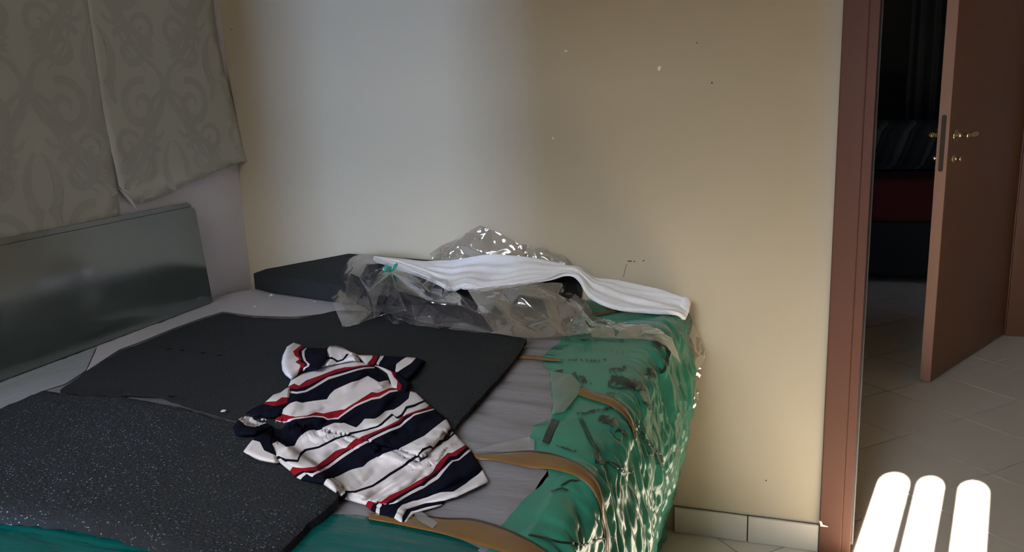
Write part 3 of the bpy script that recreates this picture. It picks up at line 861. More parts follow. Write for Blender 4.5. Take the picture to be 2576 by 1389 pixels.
# ------------------------------------------------------------------ glass shelves standing on the mattress against the wall
GB = Px(531, 748, .040); GT = Px(471, 521, .010)
def pane(name, yend, x_bot, x_top, z0, z1, th, label):
    hgt = math.hypot(z1-z0, x_bot-x_top); L = 1.35; r = .018; n = 6
    prof = [(0, 0)]
    prof += [(L-r*.4+r*.4*math.sin(math.pi/2*k/n), r*.4-r*.4*math.cos(math.pi/2*k/n)) for k in range(n+1)]
    prof += [(L-r+r*math.cos(math.pi/2*k/n), hgt-r+r*math.sin(math.pi/2*k/n)) for k in range(n+1)]
    prof += [(0, hgt)]
    upv = Vector((x_top-x_bot, 0, z1-z0)).normalized(); nv = Vector((upv.z, 0, -upv.x))
    vs = []
    for t in (0, th):
        for s, h in prof: vs.append(Vector((x_bot, yend-L+s, z0))+upv*h+nv*t)
    m = len(prof)
    t = empty(name, (x_bot, yend-L/2, z0), label, 'glass shelf', 'glass shelves against the left wall')
    face = pyobj('glass_face', vs, [tuple(range(m)), tuple(range(2*m-1, m-1, -1))], M_GLASS, t)
    pyobj('glass_edge', vs, [(k, (k+1) % m, m+(k+1) % m, m+k) for k in range(m)], M_GLASSE, t)
    return t
zb = BZ+.004
pane('glass_shelf', GB.y, .038, .016, zb, GT.z, .006, 'front greenish glass shelf leaning on the wallpapered wall')
pane('glass_shelf', GB.y-.004, .029, .009, zb, GT.z+.013, .005, 'rear glass shelf hidden but for its top edge behind another')

# ------------------------------------------------------------------ foam
supports = []        # (polygon xy, top z)
def foam(name, outline_px, ztop, th, m, label, lift=None, jag=.0018, step=.018, seed=1):
    rnd = random.Random(seed)
    poly = [(Pz(px, py, ztop).x, Pz(px, py, ztop).y) for px, py in outline_px]
    out = densify(poly, step, jag, rnd)
    v2, f2 = fill2d(out, step)
    n = len(v2)
    cx = sum(p[0] for p in out)/len(out); cy = sum(p[1] for p in out)/len(out)
    top, bot = [], []
    for p in v2:
        d = dist_poly(p, out)
        e = .35*th*math.exp(-d/(.3*th))
        z = ztop+.0012*noise.noise(Vector((p[0]*9, p[1]*9, seed)))+.0006*rnd.uniform(-1, 1)
        if lift: z += lift(*p)
        top.append((p[0], p[1], z-e))
        bot.append((p[0], p[1], max(z-th, ztop-th)))
    # border edges
    from collections import Counter
    cnt = Counter()
    for f in f2:
        for a, b in zip(f, f[1:]+f[:1]): cnt[(min(a, b), max(a, b))] += 1
    sides = []
    for f in f2:
        for a, b in zip(f, f[1:]+f[:1]):
            if cnt[(min(a, b), max(a, b))] == 1: sides.append((a, a+n, b+n, b))
    o = pyobj(name, top+bot, f2+[tuple(i+n for i in f[::-1]) for f in f2]+sides, m, None, False)
    bm = bmesh.new(); bm.from_mesh(o.data); bmesh.ops.recalc_face_normals(bm, faces=bm.faces); bm.to_mesh(o.data); bm.free()
    for p in o.data.polygons: p.use_smooth = True
    o.data.set_sharp_from_angle(angle=R(50))
    tag(o, label, 'foam')
    supports.append((poly, ztop))
    return o
Z_M = BZ+.020
Z_F = BZ+.030
mid = foam('foam_sheet', [(560, 784), (640, 795), (740, 799), (860, 777), (960, 782), (1100, 815), (1200, 828), (1325, 849), (1316, 868), (1290, 905), (1230, 972), (1155, 1055), (1066, 1165), (900, 1115), (760, 1085), (600, 1044), (560, 1037), (520, 1026), (430, 1000), (400, 988), (330, 984), (240, 984), (150, 977), (186, 952), (215, 930), (300, 880), (360, 858), (430, 829), (500, 803)],
           Z_M, .011, M_FOAM_M, 'thin smooth black foam sheet under the striped shirt', seed=2)
def lf(x, y): return .004*noise.noise(Vector((x*3, y*3, 9)))
front = foam('foam_sheet', [(112, 974), (165, 985), (300, 992), (410, 1012), (480, 1024), (600, 1058), (720, 1122), (800, 1180), (850, 1236), (760, 1318), (680, 1389), (640, 1425), (585, 1440), (520, 1425), (427, 1389), (395, 1370), (350, 1348), (272, 1323), (155, 1300), (0, 1288), (-260, 1275), (-330, 1180), (-200, 1110), (0, 1018)],
             Z_F, .020, M_FOAM_F, 'thick coarse black foam sheet with its glints painted as pale specks', lf, .003, .014, 3)
for k, (px, py) in enumerate(((425, 878), (458, 881), (510, 888), (553, 894), (430, 997))):
    c = Pz(px, py, Z_M+.0022); rr_ = random.Random(k)
    vs = [(c.x+(.006+.003*rr_.random())*math.cos(a), c.y+.004*math.sin(a)*(1+rr_.random()*.5), Z_M+.0022) for a in [2*math.pi*q/8 for q in range(8)]]+[(c.x, c.y, Z_M+.0030)]
    pyobj('nick', vs, [(8, q, (q+1) % 8) for q in range(8)], M_NICK, mid)

# foam slab lying along the back wall, its far edge propped up
fb = BZ+.004
secs = []
L0 = Pz(641, 727, fb); L0t = Py(637, 688, L0.y)
T1 = Py(877, 638, -.022); F1 = Pz(885, 768, fb)
T2 = Py(1438, 684, -.045); F2 = Pz(1420, 765, fb)
T3 = Py(1458, 694, -.050); F3 = Pz(1456, 752, fb)
def sec(Fp, Ft, Tp):
    return [Fp, Ft, Tp, Vector((Tp.x, min(-.012, Tp.y+.02), Tp.z-.004)), Vector((Fp.x*.5+Tp.x*.5, -.012, fb))]
S0 = [L0, L0t, Vector((L0t.x+.012, -.02, L0t.z+.004)), Vector((L0t.x+.012, -.012, L0t.z)), Vector((L0.x+.012, -.012, fb))]
S1 = sec(F1, F1+Vector((0, .012, .050)), T1)
S2 = sec(F2, F2+Vector((0, .012, .050)), T2)
S3 = sec(F3, F3+Vector((0, .010, .046)), T3)
def lerp_sec(a, b, t): return [p.lerp(q, t) for p, q in zip(a, b)]
rows = [lerp_sec(S0, S1, k/8) for k in range(8)]+[lerp_sec(S1, S2, k/16) for k in range(16)]+[S2, S3]
vs = [p for r_ in rows for p in r_]
fs = [(i*5+j, i*5+(j+1) % 5, (i+1)*5+(j+1) % 5, (i+1)*5+j) for i in range(len(rows)-1) for j in range(5)]
fs += [(4, 3, 2, 1, 0), tuple((len(rows)-1)*5+k for k in range(5))]
bm = bmesh.new(); bv = [bm.verts.new(v) for v in vs]
for f in fs: bm.faces.new([bv[i] for i in f])
bmesh.ops.recalc_face_normals(bm, faces=bm.faces)
es = [e for e in bm.edges if len(e.link_faces) == 2 and e.calc_face_angle(0) > .5]
bmesh.ops.bevel(bm, geom=es, offset=.006, segments=2, affect='EDGES', clamp_overlap=True)
slabf = bmobj('foam_slab', bm, M_FOAM_B)
for p in slabf.data.polygons: p.use_smooth = True
slabf.data.set_sharp_from_angle(angle=R(35))
tag(slabf, 'long dark foam slab with slanted end propped along the back wall', 'foam')

# ------------------------------------------------------------------ towel
# columns: (front px, front y), (mid px, mid y), (back px, back y)
tw = [((945, 650), -.10, (942, 647), -.07, (940, 644), -.045),
      ((1010, 672), -.15, (1010, 660), -.10, (1012, 650), -.045),
      ((1060, 690), -.18, (1060, 672), -.12, (1065, 656), -.045),
      ((1105, 712), -.21, (1105, 688), -.14, (1110, 654), -.045),
      ((1137, 724), -.22, (1140, 694), -.14, (1145, 652), -.045),
      ((1170, 713), -.21, (1180, 690), -.14, (1180, 646), -.045),
      ((1215, 724), -.21, (1225, 690), -.13, (1230, 638), -.045),
      ((1270, 716), -.20, (1275, 688), -.13, (1280, 641), -.045),
      ((1330, 706), -.18, (1330, 682), -.12, (1332, 646), -.045),
      ((1385, 696), -.15, (1385, 682), -.11, (1390, 657), -.045),
      ((1420, 686), -.12, (1420, 677), -.09, (1425, 666), -.045),
      ((1445, 690), -.12, (1448, 680), -.09, (1455, 670), -.045),
      ((1462, 705), -.14, (1470, 695), -.10, (1476, 684), -.045),
      ((1478, 735), -.18, (1495, 716), -.11, (1500, 698), -.045),
      ((1505, 755), -.20, (1525, 725), -.12, (1530, 701), -.045),
      ((1540, 768), -.20, (1560, 738), -.12, (1562, 705), -.045),
      ((1590, 777), -.19, (1600, 750), -.12, (1605, 714), -.045),
      ((1650, 781), -.17, (1655, 762), -.11, (1660, 726), -.045),
      ((1700, 785), -.15, (1702, 770), -.10, (1700, 740), -.045),
      ((1722, 800), -.13, (1728, 776), -.09, (1735, 752), -.045),
      ((1724, 806), -.12, (1732, 790), -.09, (1738, 768), -.05)]
def curve_at(vals, t):
    n = len(vals)-1; i = min(n-1, int(t*n)); q = t*n-i
    p0, p1, p2, p3 = vals[max(0, i-1)], vals[i], vals[i+1], vals[min(n, i+2)]
    return .5*((2*p1)+(p2-p0)*q+(2*p0-5*p1+4*p2-p3)*q*q+(3*p1-p0-3*p2+p3)*q**3)
tf = [Py(*c[0], c[1]) for c in tw]; tm = [Py(*c[2], c[3]) for c in tw]; tbk = [Py(*c[4], c[5]) for c in tw]
def stain(m, c, r, col):
    nt = m.node_tree; b = nt.nodes['Principled BSDF']; tc = nt.nodes['Texture Coordinate']
    ds = nt.nodes.new('ShaderNodeVectorMath'); ds.operation = 'DISTANCE'; ds.inputs[1].default_value = c
    nt.links.new(tc.outputs['Object'], ds.inputs[0])
    n = nt.nodes.new('ShaderNodeTexNoise'); n.inputs['Scale'].default_value = 22
    nt.links.new(tc.outputs['Object'], n.inputs['Vector'])
    mr = nt.nodes.new('ShaderNodeMapRange'); mr.inputs[1].default_value = r; mr.inputs[2].default_value = 0; mr.inputs[3].default_value = 0; mr.inputs[4].default_value = 1
    nt.links.new(ds.outputs['Value'], mr.inputs[0])
    mu = nt.nodes.new('ShaderNodeMath'); mu.operation = 'MULTIPLY'
    nt.links.new(mr.outputs[0], mu.inputs[0]); nt.links.new(n.outputs['Fac'], mu.inputs[1])
    mx = nt.nodes.new('ShaderNodeMix'); mx.data_type = 'RGBA'
    src = b.inputs['Base Color'].links[0].from_socket
    nt.links.new(src, mx.inputs[6]); mx.inputs[7].default_value = (*col, 1)
    nt.links.new(mu.outputs[0], mx.inputs[0]); nt.links.new(mx.outputs[2], b.inputs['Base Color'])
stain(M_TOWEL, Py(1195, 682, -.15), .085, (.50, .36, .26))
NU, NV = 160, 34
vs = []
for i in range(NU+1):
    t = i/NU
    a, b, c = curve_at(tf, t), curve_at(tm, t), curve_at(tbk, t)
    for j in range(NV+1):
        s = j/NV
        p = a*((1-s)*(1-2*s))+b*(4*s*(1-s))+c*(s*(2*s-1))
        e = math.sin(math.pi*s)**.5
        wv = .009*e*noise.noise(Vector((p.x*5, s*5+noise.noise(Vector((p.x*8, 0, 0))), 3)))+.003*e*ridge(p.x*2.4, s*4+.8*noise.noise(Vector((p.x*6, s*2, 5))), 8)+.003*e*noise.noise(Vector((p.x*22, s*8, 4)))
        p = p+Vector((0, -.4, .9))*wv
        vs.append(p)
towel = empty('towel', (tm[10].x, -.1, BZ), 'long white terry towel draped over the foam slab by the wall', 'towel')
fs = [(i*(NV+1)+j, (i+1)*(NV+1)+j, (i+1)*(NV+1)+j+1, i*(NV+1)+j+1) for i in range(NU) for j in range(NV)]
mi = []
for i in range(NU):
    for j in range(NV):
        mi.append(0)
o = pyobj('towel_cloth', vs, fs, [M_TOWEL], towel, True, mi)
md = o.modifiers.new('t', 'SOLIDIFY'); md.thickness = .012; md.offset = -1
md = o.modifiers.new('s', 'SUBSURF'); md.levels = 1; md.render_levels = 1
# folded corner tucked at the front and the rolled end
def small_fold(name, pts, m, parent, th=.006):
    vs = [Py(px, py, y) for px, py, y in pts]
    c = sum(vs, Vector())/len(vs)+Vector((0, -.012, .004)); n = len(vs)
    o = pyobj(name, vs+[c], [(n, k, (k+1) % n) for k in range(n)], m, parent, True)
    md = o.modifiers.new('t', 'SOLIDIFY'); md.thickness = th; md.offset = 0
    md = o.modifiers.new('s', 'SUBSURF'); md.levels = 2; md.render_levels = 2
    return o
small_fold('folded_corner', [(1155, 722, -.20), (1176, 710, -.20), (1203, 714, -.20), (1206, 726, -.205), (1178, 730, -.21), (1160, 729, -.21)], M_TOWEL, towel)
small_fold('rolled_end', [(1708, 752, -.07), (1727, 742, -.06), (1738, 756, -.06), (1730, 778, -.08), (1736, 783, -.09), (1722, 803, -.11), (1712, 786, -.11)], M_TOWEL, towel, .012)

# ------------------------------------------------------------------ loose clear plastic
def crumple(name, outline, inner, m, parent, cuts=3, amp=.004, seed=1, freq=22, creases=()):
    """outline and inner points are (px, py, 'z'|'y', value); triangulated, divided and crinkled"""
    pts = list(outline)+list(inner)
    P3 = []
    for px, py, k, v in pts: P3.append(Pz(px, py, v) if k == 'z' else Py(px, py, v))
    r = delaunay_2d_cdt([Vector((p[0], p[1])) for p in pts], list(creases), [list(range(len(outline)))], 1, 1e-4)
    idx = [o_[0] if o_ else None for o_ in r[3]]
    V = []
    for k, v in enumerate(r[0]):
        V.append(P3[idx[k]] if idx[k] is not None else Pz(v.x, v.y, BZ+.03))
    bm = bmesh.new(); bv = [bm.verts.new(v) for v in V]
    for f in r[2]:
        try: bm.faces.new([bv[i] for i in f])
        except ValueError: pass
    bmesh.ops.triangulate(bm, faces=bm.faces)
    bmesh.ops.subdivide_edges(bm, edges=bm.edges, cuts=9, use_grid_fill=True)
    bmesh.ops.triangulate(bm, faces=bm.faces)
    for _ in range(cuts):
        bmesh.ops.smooth_vert(bm, verts=[v for v in bm.verts if not v.is_boundary], factor=.5, use_axis_x=True, use_axis_y=True, use_axis_z=True)
    bm.normal_update()
    for v in bm.verts:
        p = v.co*freq; sd_ = Vector((seed*3.7, seed, 0))
        wq = noise.noise(p*.6+sd_)
        d = amp*(noise.noise(p*.8+sd_)+.7*(abs(noise.noise(p*1.5+sd_+Vector((wq, wq, 0))))*2-.5))
        rg = max(0, 1-abs(noise.noise(p*.9+sd_*2+Vector((2*wq, 0, 0))))*9)
        d += amp*.9*rg
        v.co += v.normal*d
        v.co.z = max(v.co.z, .004)
    o = bmobj(name, bm, m, parent)
    for p in o.data.polygons: p.use_smooth = True
    return o
z = BZ
bag = empty('clear_plastic_bag', Pz(985, 780, z), 'crumpled clear plastic bag knotted with a green tie', 'plastic bag')
ol = [(908, 637, 'y', -.06), (875, 652, 'z', z+.105), (860, 673, 'z', z+.085), (839, 700, 'z', z+.05), (830, 733, 'z', z+.03), (842, 776, 'z', z+.03), (863, 823, 'z', z+.022), (905, 815, 'z', z+.026), (951, 803, 'z', z+.026), (990, 815, 'z', z+.024), (1038, 817, 'z', z+.026), (1093, 823, 'z', z+.024), (1129, 827, 'z', z+.028), (1244, 839, 'z', z+.026), (1300, 842, 'z', z+.026), (1322, 828, 'z', z+.030), (1300, 806, 'z', z+.04), (1244, 788, 'z', z+.06), (1202, 764, 'z', z+.075), (1156, 740, 'z', z+.08), (1129, 721, 'z', z+.085), (1126, 703, 'z', z+.095), (1081, 694, 'z', z+.095), (1038, 685, 'z', z+.10), (978, 661, 'z', z+.115), (939, 644, 'z', z+.13)]
inn = [(984, 685, 'z', z+.125), (923, 733, 'z', z+.085), (905, 724, 'z', z+.075), (939, 782, 'z', z+.045), (950, 748, 'z', z+.070), (963, 770, 'z', z+.045), (945, 800, 'z', z+.030), (1002, 735, 'z', z+.090), (1020, 782, 'z', z+.060), (1036, 762, 'z', z+.055), (1005, 800, 'z', z+.030), (1095, 818, 'z', z+.03), (1126, 791, 'z', z+.060), (1075, 757, 'z', z+.095), (1110, 745, 'z', z+.070), (1150, 765, 'z', z+.085), (1208, 788, 'z', z+.070), (1188, 778, 'z', z+.060), (1240, 800, 'z', z+.060), (1060, 715, 'z', z+.085), (1080, 735, 'z', z+.075), (895, 760, 'z', z+.050), (870, 745, 'z', z+.055), (880, 790, 'z', z+.035), (905, 700, 'z', z+.100), (930, 690, 'z', z+.090), (880, 690, 'z', z+.105), (925, 665, 'z', z+.125), (1170, 810, 'z', z+.040), (1126, 812, 'z', z+.030), (1080, 795, 'z', z+.040), (1045, 800, 'z', z+.045), (970, 790, 'z', z+.060), (975, 745, 'z', z+.085), (1115, 712, 'z', z+.080), (1090, 705, 'z', z+.100)]
no = len(ol)
RG = (1, 3, 4, 6, 7, 8, 12, 13, 15, 16, 24, 27)
inn = [(a, b, c_, d+(0 if k == 0 else .013 if k in RG else -.009)) for k, (a, b, c_, d) in enumerate(inn)]
cr = [(no, no+1), (no+1, no+3), (no, no+4), (no+4, no+6), (no, no+7), (no+7, no+8), (no, no+13), (no+13, no+15), (no+15, no+16), (no+13, no+12)]
crumple('bag_film', ol, inn, M_CLEAR, bag, 1, .0020, 1, 22, cr)
kb = Pz(984, 685, z+.128)
def knot(parent):
    bm = bmesh.new(); rnd = random.Random(5)
    for k in range(7):
        a = k*.9; L = rnd.uniform(.010, .026)
        d = Vector((math.cos(a), .6*math.sin(a), .35+.3*rnd.random())).normalized()
        if k < 2: d = Vector((-.5+.9*k, .2, .55)).normalized(); L = .030
        s = d.orthogonal().normalized()*.006
        t = d.cross(s).normalized()*.003
        p0 = kb; p1 = kb+d*L*.55+t; p2 = kb+d*L
        q = [bm.verts.new(v) for v in (p0-s*.4, p0+s*.4, p1+s*1.2, p1-s*1.2, p2+s*.8+t, p2-s*.8+t)]
        bm.faces.new((q[0], q[1], q[2], q[3])); bm.faces.new((q[3], q[2], q[4], q[5]))
    o = bmobj('green_knot', bm, M_KNOT, parent)
    md = o.modifiers.new('t', 'SOLIDIFY'); md.thickness = .002
    md = o.modifiers.new('s', 'SUBSURF'); md.levels = 1; md.render_levels = 1
    tag(o, 'green plastic tie')
knot(bag)

wrap2 = empty('clear_plastic_wrap', Pz(1400, 800, z), 'cream tinted clear plastic sheet trailing across green film to the edge', 'plastic sheet')
ol = [(1176, 729, 'y', -.22), (1262, 719, 'y', -.21), (1331, 710, 'y', -.20), (1414, 712, 'y', -.20), (1419, 735, 'z', z+.055), (1447, 739, 'z', z+.06), (1474, 758, 'z', z+.04), (1497, 797, 'z', z+.016), (1553, 810, 'z', z+.016), (1619, 815, 'z', z+.018), (1659, 828, 'z', z+.016), (1689, 851, 'z', z+.004), (1704, 885, 'z', z-.030), (1716, 921, 'z', z-.060), (1694, 895, 'z', z-.020), (1679, 874, 'z', z+.010), (1653, 858, 'z', z+.016), (1600, 852, 'z', z+.016), (1547, 851, 'z', z+.016), (1490, 848, 'z', z+.016), (1431, 845, 'z', z+.016), (1380, 848, 'z', z+.020), (1325, 850, 'z', z+.026), (1242, 838, 'z', z+.030), (1225, 800, 'z', z+.050), (1200, 768, 'z', z+.06)]
inn = [(1368, 755, 'z', z+.085), (1381, 805, 'z', z+.050), (1350, 795, 'z', z+.045), (1460, 788, 'z', z+.050), (1447, 825, 'z', z+.025), (1308, 742, 'z', z+.085), (1348, 775, 'z', z+.055), (1282, 805, 'z', z+.055), (1413, 803, 'z', z+.040), (1425, 820, 'z', z+.024), (1440, 770, 'z', z+.065), (1400, 740, 'z', z+.075), (1335, 820, 'z', z+.035), (1290, 770, 'z', z+.060), (1245, 760, 'z', z+.080), (1500, 825, 'z', z+.026), (1540, 822, 'z', z+.018), (1560, 833, 'z', z+.030), (1620, 835, 'z', z+.028), (1480, 838, 'z', z+.030), (1400, 832, 'z', z+.030), (1660, 845, 'z', z+.022)]
crumple('sheet_film', ol, inn, M_CLEARB, wrap2, 1, .0024, 4, 22)

wsh = empty('plastic_sheet', Py(1200, 650, -.03), 'thin clear plastic sheet crumpled up against the back wall behind the towel', 'plastic sheet')
ol = [(1080, 638, 'y', -.035), (1111, 618, 'y', -.03), (1155, 598, 'y', -.025), (1176, 585, 'y', -.022), (1207, 567, 'y', -.018), (1230, 575, 'y', -.02), (1267, 592, 'y', -.02), (1303, 613, 'y', -.02), (1329, 615, 'y', -.022), (1331, 648, 'y', -.03), (1300, 660, 'y', -.045), (1207, 660, 'y', -.045), (1130, 668, 'y', -.045), (1095, 664, 'y', -.045)]
inn = [(1125, 630, 'y', -.05), (1150, 615, 'y', -.04), (1180, 620, 'y', -.05), (1215, 600, 'y', -.03), (1250, 620, 'y', -.04), (1290, 635, 'y', -.035), (1130, 648, 'y', -.06), (1170, 640, 'y', -.04), (1230, 640, 'y', -.05), (1105, 645, 'y', -.04), (1200, 585, 'y', -.028)]
crumple('sheet_film', ol, inn, M_CLEAR, wsh, 3, .0026, 7, 26)
wsh2 = empty('plastic_sheet', Py(1385, 655, -.03), 'cream plastic sheet end standing against the back wall behind the towel', 'plastic sheet')
ol = [(1336, 627, 'y', -.03), (1361, 621, 'y', -.025), (1373, 624, 'y', -.025), (1382, 632, 'y', -.025), (1413, 640, 'y', -.025), (1425, 650, 'y', -.028), (1436, 668, 'y', -.035), (1400, 670, 'y', -.045), (1335, 658, 'y', -.045)]
inn = [(1360, 640, 'y', -.04), (1390, 648, 'y', -.035), (1412, 656, 'y', -.04)]
crumple('sheet_film', ol, inn, film('cream_film', (.9, .86, .78), (.50, .46, .38), .6, .25), wsh2, 3, .003, 9, 20)

hang = empty('hanging_film', Py(1740, 850, -.06), 'loose clear film bulging out at the rear corner of the mattress', 'plastic sheet')
ol = [(1695, 800, 'y', -.06), (1732, 792, 'y', -.05), (1745, 815, 'y', -.05), (1757, 842, 'y', -.05), (1768, 868, 'y', -.05), (1777, 890, 'y', -.05), (1768, 915, 'y', -.055), (1763, 947, 'y', -.06), (1754, 972, 'y', -.07), (1762, 1000, 'y', -.06), (1752, 1020, 'y', -.07), (1738, 1040, 'y', -.08), (1728, 1000, 'y', -.10), (1722, 940, 'y', -.11), (1712, 880, 'y', -.11), (1702, 830, 'y', -.10)]
inn = [(1735, 850, 'y', -.085), (1745, 900, 'y', -.09), (1740, 950, 'y', -.09), (1722, 830, 'y', -.08), (1755, 875, 'y', -.065), (1748, 985, 'y', -.08)]
crumple('hanging_sheet', ol, inn, M_CLEARB, hang, 3, .004, 12, 22)

# white scraps lying on the plastic
for k, (px, py, sz) in enumerate(((684, 745, .010), (640, 772, .005), (790, 761, .006), (562, 1036, .006))):
    zz = top_z(.3, -.3)+.003 if k < 3 else Z_M+.003
    c = Pz(px, py, zz); rr_ = random.Random(k+40)
    vs = [(c.x+sz*rr_.uniform(.5, 1.1)*math.cos(a), c.y+sz*rr_.uniform(.5, 1.1)*math.sin(a), zz+sz*.5*rr_.random()) for a in [2*math.pi*q/7 for q in range(7)]]+[(c.x, c.y, zz+sz*.7)]
    o = pyobj('plastic_scrap', vs, [(7, q, (q+1) % 7) for q in range(7)], M_SCRAP)
    md = o.modifiers.new('t', 'SOLIDIFY'); md.thickness = .001
    tag(o, ('largest white scrap on the milky film below the foam slab', 'small white scrap on the milky film near the left wall', 'white crumb beside the clear bag on milky film', 'pale crumb at the edge of the thin foam sheet')[k], 'scrap')

# ------------------------------------------------------------------ striped shirt
bpy.context.view_layer.update()
SUP = bvh_of([wrap, green, teal, mid, front])
def support(x, y):
    zs = []
    for dx, dy in ((0, 0), (.018, 0), (-.018, 0), (0, .018), (0, -.018)):
        h = SUP.ray_cast(Vector((x+dx, y+dy, 1.2)), Vector((0, 0, -1)))
        zs.append(h[0].z if h[0] is not None else BZ)
    return max(zs[0], sum(zs)/len(zs))
shirt = empty('polo_shirt', Pz(930, 1080, Z_F), 'crumpled white, navy and red striped polo shirt lying on black foam', 'shirt')
WH, NV_, RD = 0, 1, 2
SMATS = [M_SW, M_SN, M_SR]
def loft(name, curves, cols, n=70, sub=5, height=.016, wr=.006, seed=0, base=.003, edge=.10, endfall=(1, 1)):
    C = [resample(c, n) for c in curves]
    # cumulative length for wrinkles
    rows, cidx = [], []
    for k in range(len(C)-1):
        gap = sum((a-b).length for a, b in zip(C[k], C[k+1]))/(n+1)
        m = max(1, min(14, int(gap/4)))
        for s in range(m):
            rows.append((k, s/m)); cidx.append(cols[k])
    rows.append((len(C)-2, 1.0))
    nr = len(rows); vs = []
    for r_, (k, s) in enumerate(rows):
        tr = r_/(nr-1)
        for i in range(n+1):
            q = C[k][i].lerp(C[k+1][i], s); ti = i/n
            e = min(1, ti/edge)*min(1, (1-ti)/edge)
            e2 = 1.0
            if endfall[0]: e2 *= min(1, .15+tr/.08)
            if endfall[1]: e2 *= min(1, .15+(1-tr)/.05)
            e = math.sqrt(max(0, e*e2))
            al = q.x*.87-q.y*.50; ac = q.x*.50+q.y*.87      # along and across the stripes
            w0 = noise.noise(Vector((al*.010, ac*.012, seed+7)))
            wv = .60*noise.noise(Vector((al*.0085+seed, ac*.026+w0, 1)))+.55*(.5-abs(noise.noise(Vector((al*.006+w0*.6, ac*.034, seed))))*2)+.10*noise.noise(Vector((al*.05, ac*.05, seed+2)))
            hgt = base+height*e*(.6+.3*noise.noise(Vector((al*.012, ac*.012, seed+5))))+wr*e*wv*1.5
            zz = BZ+.03
            for _ in range(3):
                p = Pz(q.x, q.y, zz); zz = support(p.x, p.y)+max(.0015, hgt)
            vs.append(Pz(q.x, q.y, zz))
    fs = [(r_*(n+1)+i, r_*(n+1)+i+1, (r_+1)*(n+1)+i+1, (r_+1)*(n+1)+i) for r_ in range(nr-1) for i in range(n)]
    mi = [cidx[r_] for r_ in range(nr-1) for i in range(n)]
    o = pyobj(name, vs, fs, SMATS, shirt, True, mi)
    md = o.modifiers.new('t', 'SOLIDIFY'); md.thickness = .0018; md.offset = -1
    return o
def off(c, dy, dx=0): return [(x+dx, y+dy) for x, y in c]
B0 = [(733, 958), (760, 942), (800, 928), (840, 913), (880, 908), (915, 915), (940, 919)]
B1 = [(727, 974), (741, 967), (752, 973), (771, 959), (805, 947), (842, 932), (868, 926), (888, 925), (907, 922), (939, 920)]
B2 = [(728, 978), (748, 981), (777, 972), (814, 952), (850, 938), (874, 932), (890, 929), (912, 924), (940, 922)]
B3 = [(730, 985), (747, 988), (767, 985), (786, 975), (825, 951), (866, 940), (899, 930), (916, 926), (941, 925)]
B4 = [(731, 990), (748, 993), (770, 989), (788, 980), (827, 957), (868, 944), (900, 934), (918, 930), (943, 928)]
B5 = [(703, 1040), (711, 1034), (730, 1017), (745, 1012), (760, 1016), (786, 1011), (823, 1007), (831, 994), (842, 983), (884, 964), (925, 948), (940, 956), (953, 964), (976, 958)]
B5a = [(702, 1043), (720, 1030), (745, 1022), (786, 1013), (812, 1016), (838, 1026), (848, 1012), (875, 990), (910, 968), (926, 956), (955, 968), (980, 968)]
B6 = [(700, 1047), (709, 1043), (728, 1047), (743, 1051), (771, 1048), (791, 1038), (814, 1043), (851, 1034), (866, 1031), (894, 1014), (935, 988), (950, 990), (980, 978), (997, 979)]
B7 = [(695, 1056), (711, 1060), (741, 1054), (767, 1050), (786, 1048), (812, 1050), (823, 1054), (851, 1053), (856, 1048), (894, 1020), (935, 1003), (955, 1000), (980, 985), (1001, 982)]
B8 = [(693, 1063), (715, 1064), (745, 1057), (770, 1053), (790, 1051), (812, 1053), (825, 1058), (852, 1057), (859, 1051), (896, 1025), (936, 1008), (957, 1005), (981, 990), (1003, 986)]
B9 = [(682, 1121), (697, 1112), (720, 1127), (740, 1124), (755, 1100), (774, 1086), (806, 1081), (840, 1067), (862, 1065), (885, 1074), (897, 1078), (910, 1066), (918, 1056), (942, 1056), (968, 1036), (991, 1033), (1006, 1024), (1028, 1005), (1032, 985), (1046, 990)]
B10 = [(695, 1152), (703, 1149), (718, 1157), (748, 1160), (754, 1143), (768, 1132), (802, 1125), (843, 1104), (879, 1091), (922, 1082), (961, 1065), (987, 1042), (998, 1052), (1010, 1044), (1021, 1025), (1041, 1020), (1066, 1009)]
B11 = [(699, 1158), (708, 1155), (722, 1163), (750, 1166), (757, 1149), (772, 1137), (804, 1130), (845, 1109), (881, 1096), (924, 1086), (964, 1069), (990, 1048), (1001, 1058), (1014, 1049), (1024, 1031), (1043, 1026), (1069, 1013)]
B12 = [(732, 1185), (739, 1175), (763, 1180), (795, 1177), (815, 1160), (843, 1136), (870, 1129), (892, 1108), (931, 1093), (970, 1077), (1002, 1060), (1013, 1049), (1041, 1038), (1071, 1028), (1079, 1021)]
B13 = [(742, 1197), (763, 1187), (795, 1187), (842, 1158), (868, 1138), (900, 1122), (937, 1097), (975, 1080), (1006, 1064), (1017, 1051), (1043, 1041), (1087, 1027)]
B14 = [(748, 1201), (768, 1190), (787, 1194), (825, 1174), (862, 1147), (900, 1123), (938, 1102), (978, 1083), (1004, 1073), (1018, 1060), (1040, 1044), (1090, 1030)]
B15 = [(758, 1206), (775, 1193), (789, 1199), (828, 1180), (864, 1154), (902, 1129), (940, 1108), (981, 1088), (1008, 1077), (1022, 1065), (1042, 1048), (1092, 1033)]
B16 = [(814, 1217), (822, 1207), (847, 1202), (881, 1185), (913, 1177), (923, 1166), (962, 1145), (1003, 1131), (1068, 1099), (1102, 1071), (1116, 1060), (1122, 1057)]
B17 = [(860, 1249), (871, 1236), (892, 1238), (937, 1223), (965, 1204), (980, 1193), (1012, 1174), (1027, 1161), (1050, 1146), (1061, 1131), (1080, 1122), (1091, 1125), (1106, 1113), (1125, 1106), (1140, 1091)]
B18 = [(866, 1254), (877, 1241), (895, 1243), (939, 1228), (968, 1210), (984, 1198), (1015, 1179), (1031, 1166), (1054, 1150), (1065, 1136), (1082, 1127), (1093, 1130), (1109, 1118), (1127, 1110), (1144, 1094)]
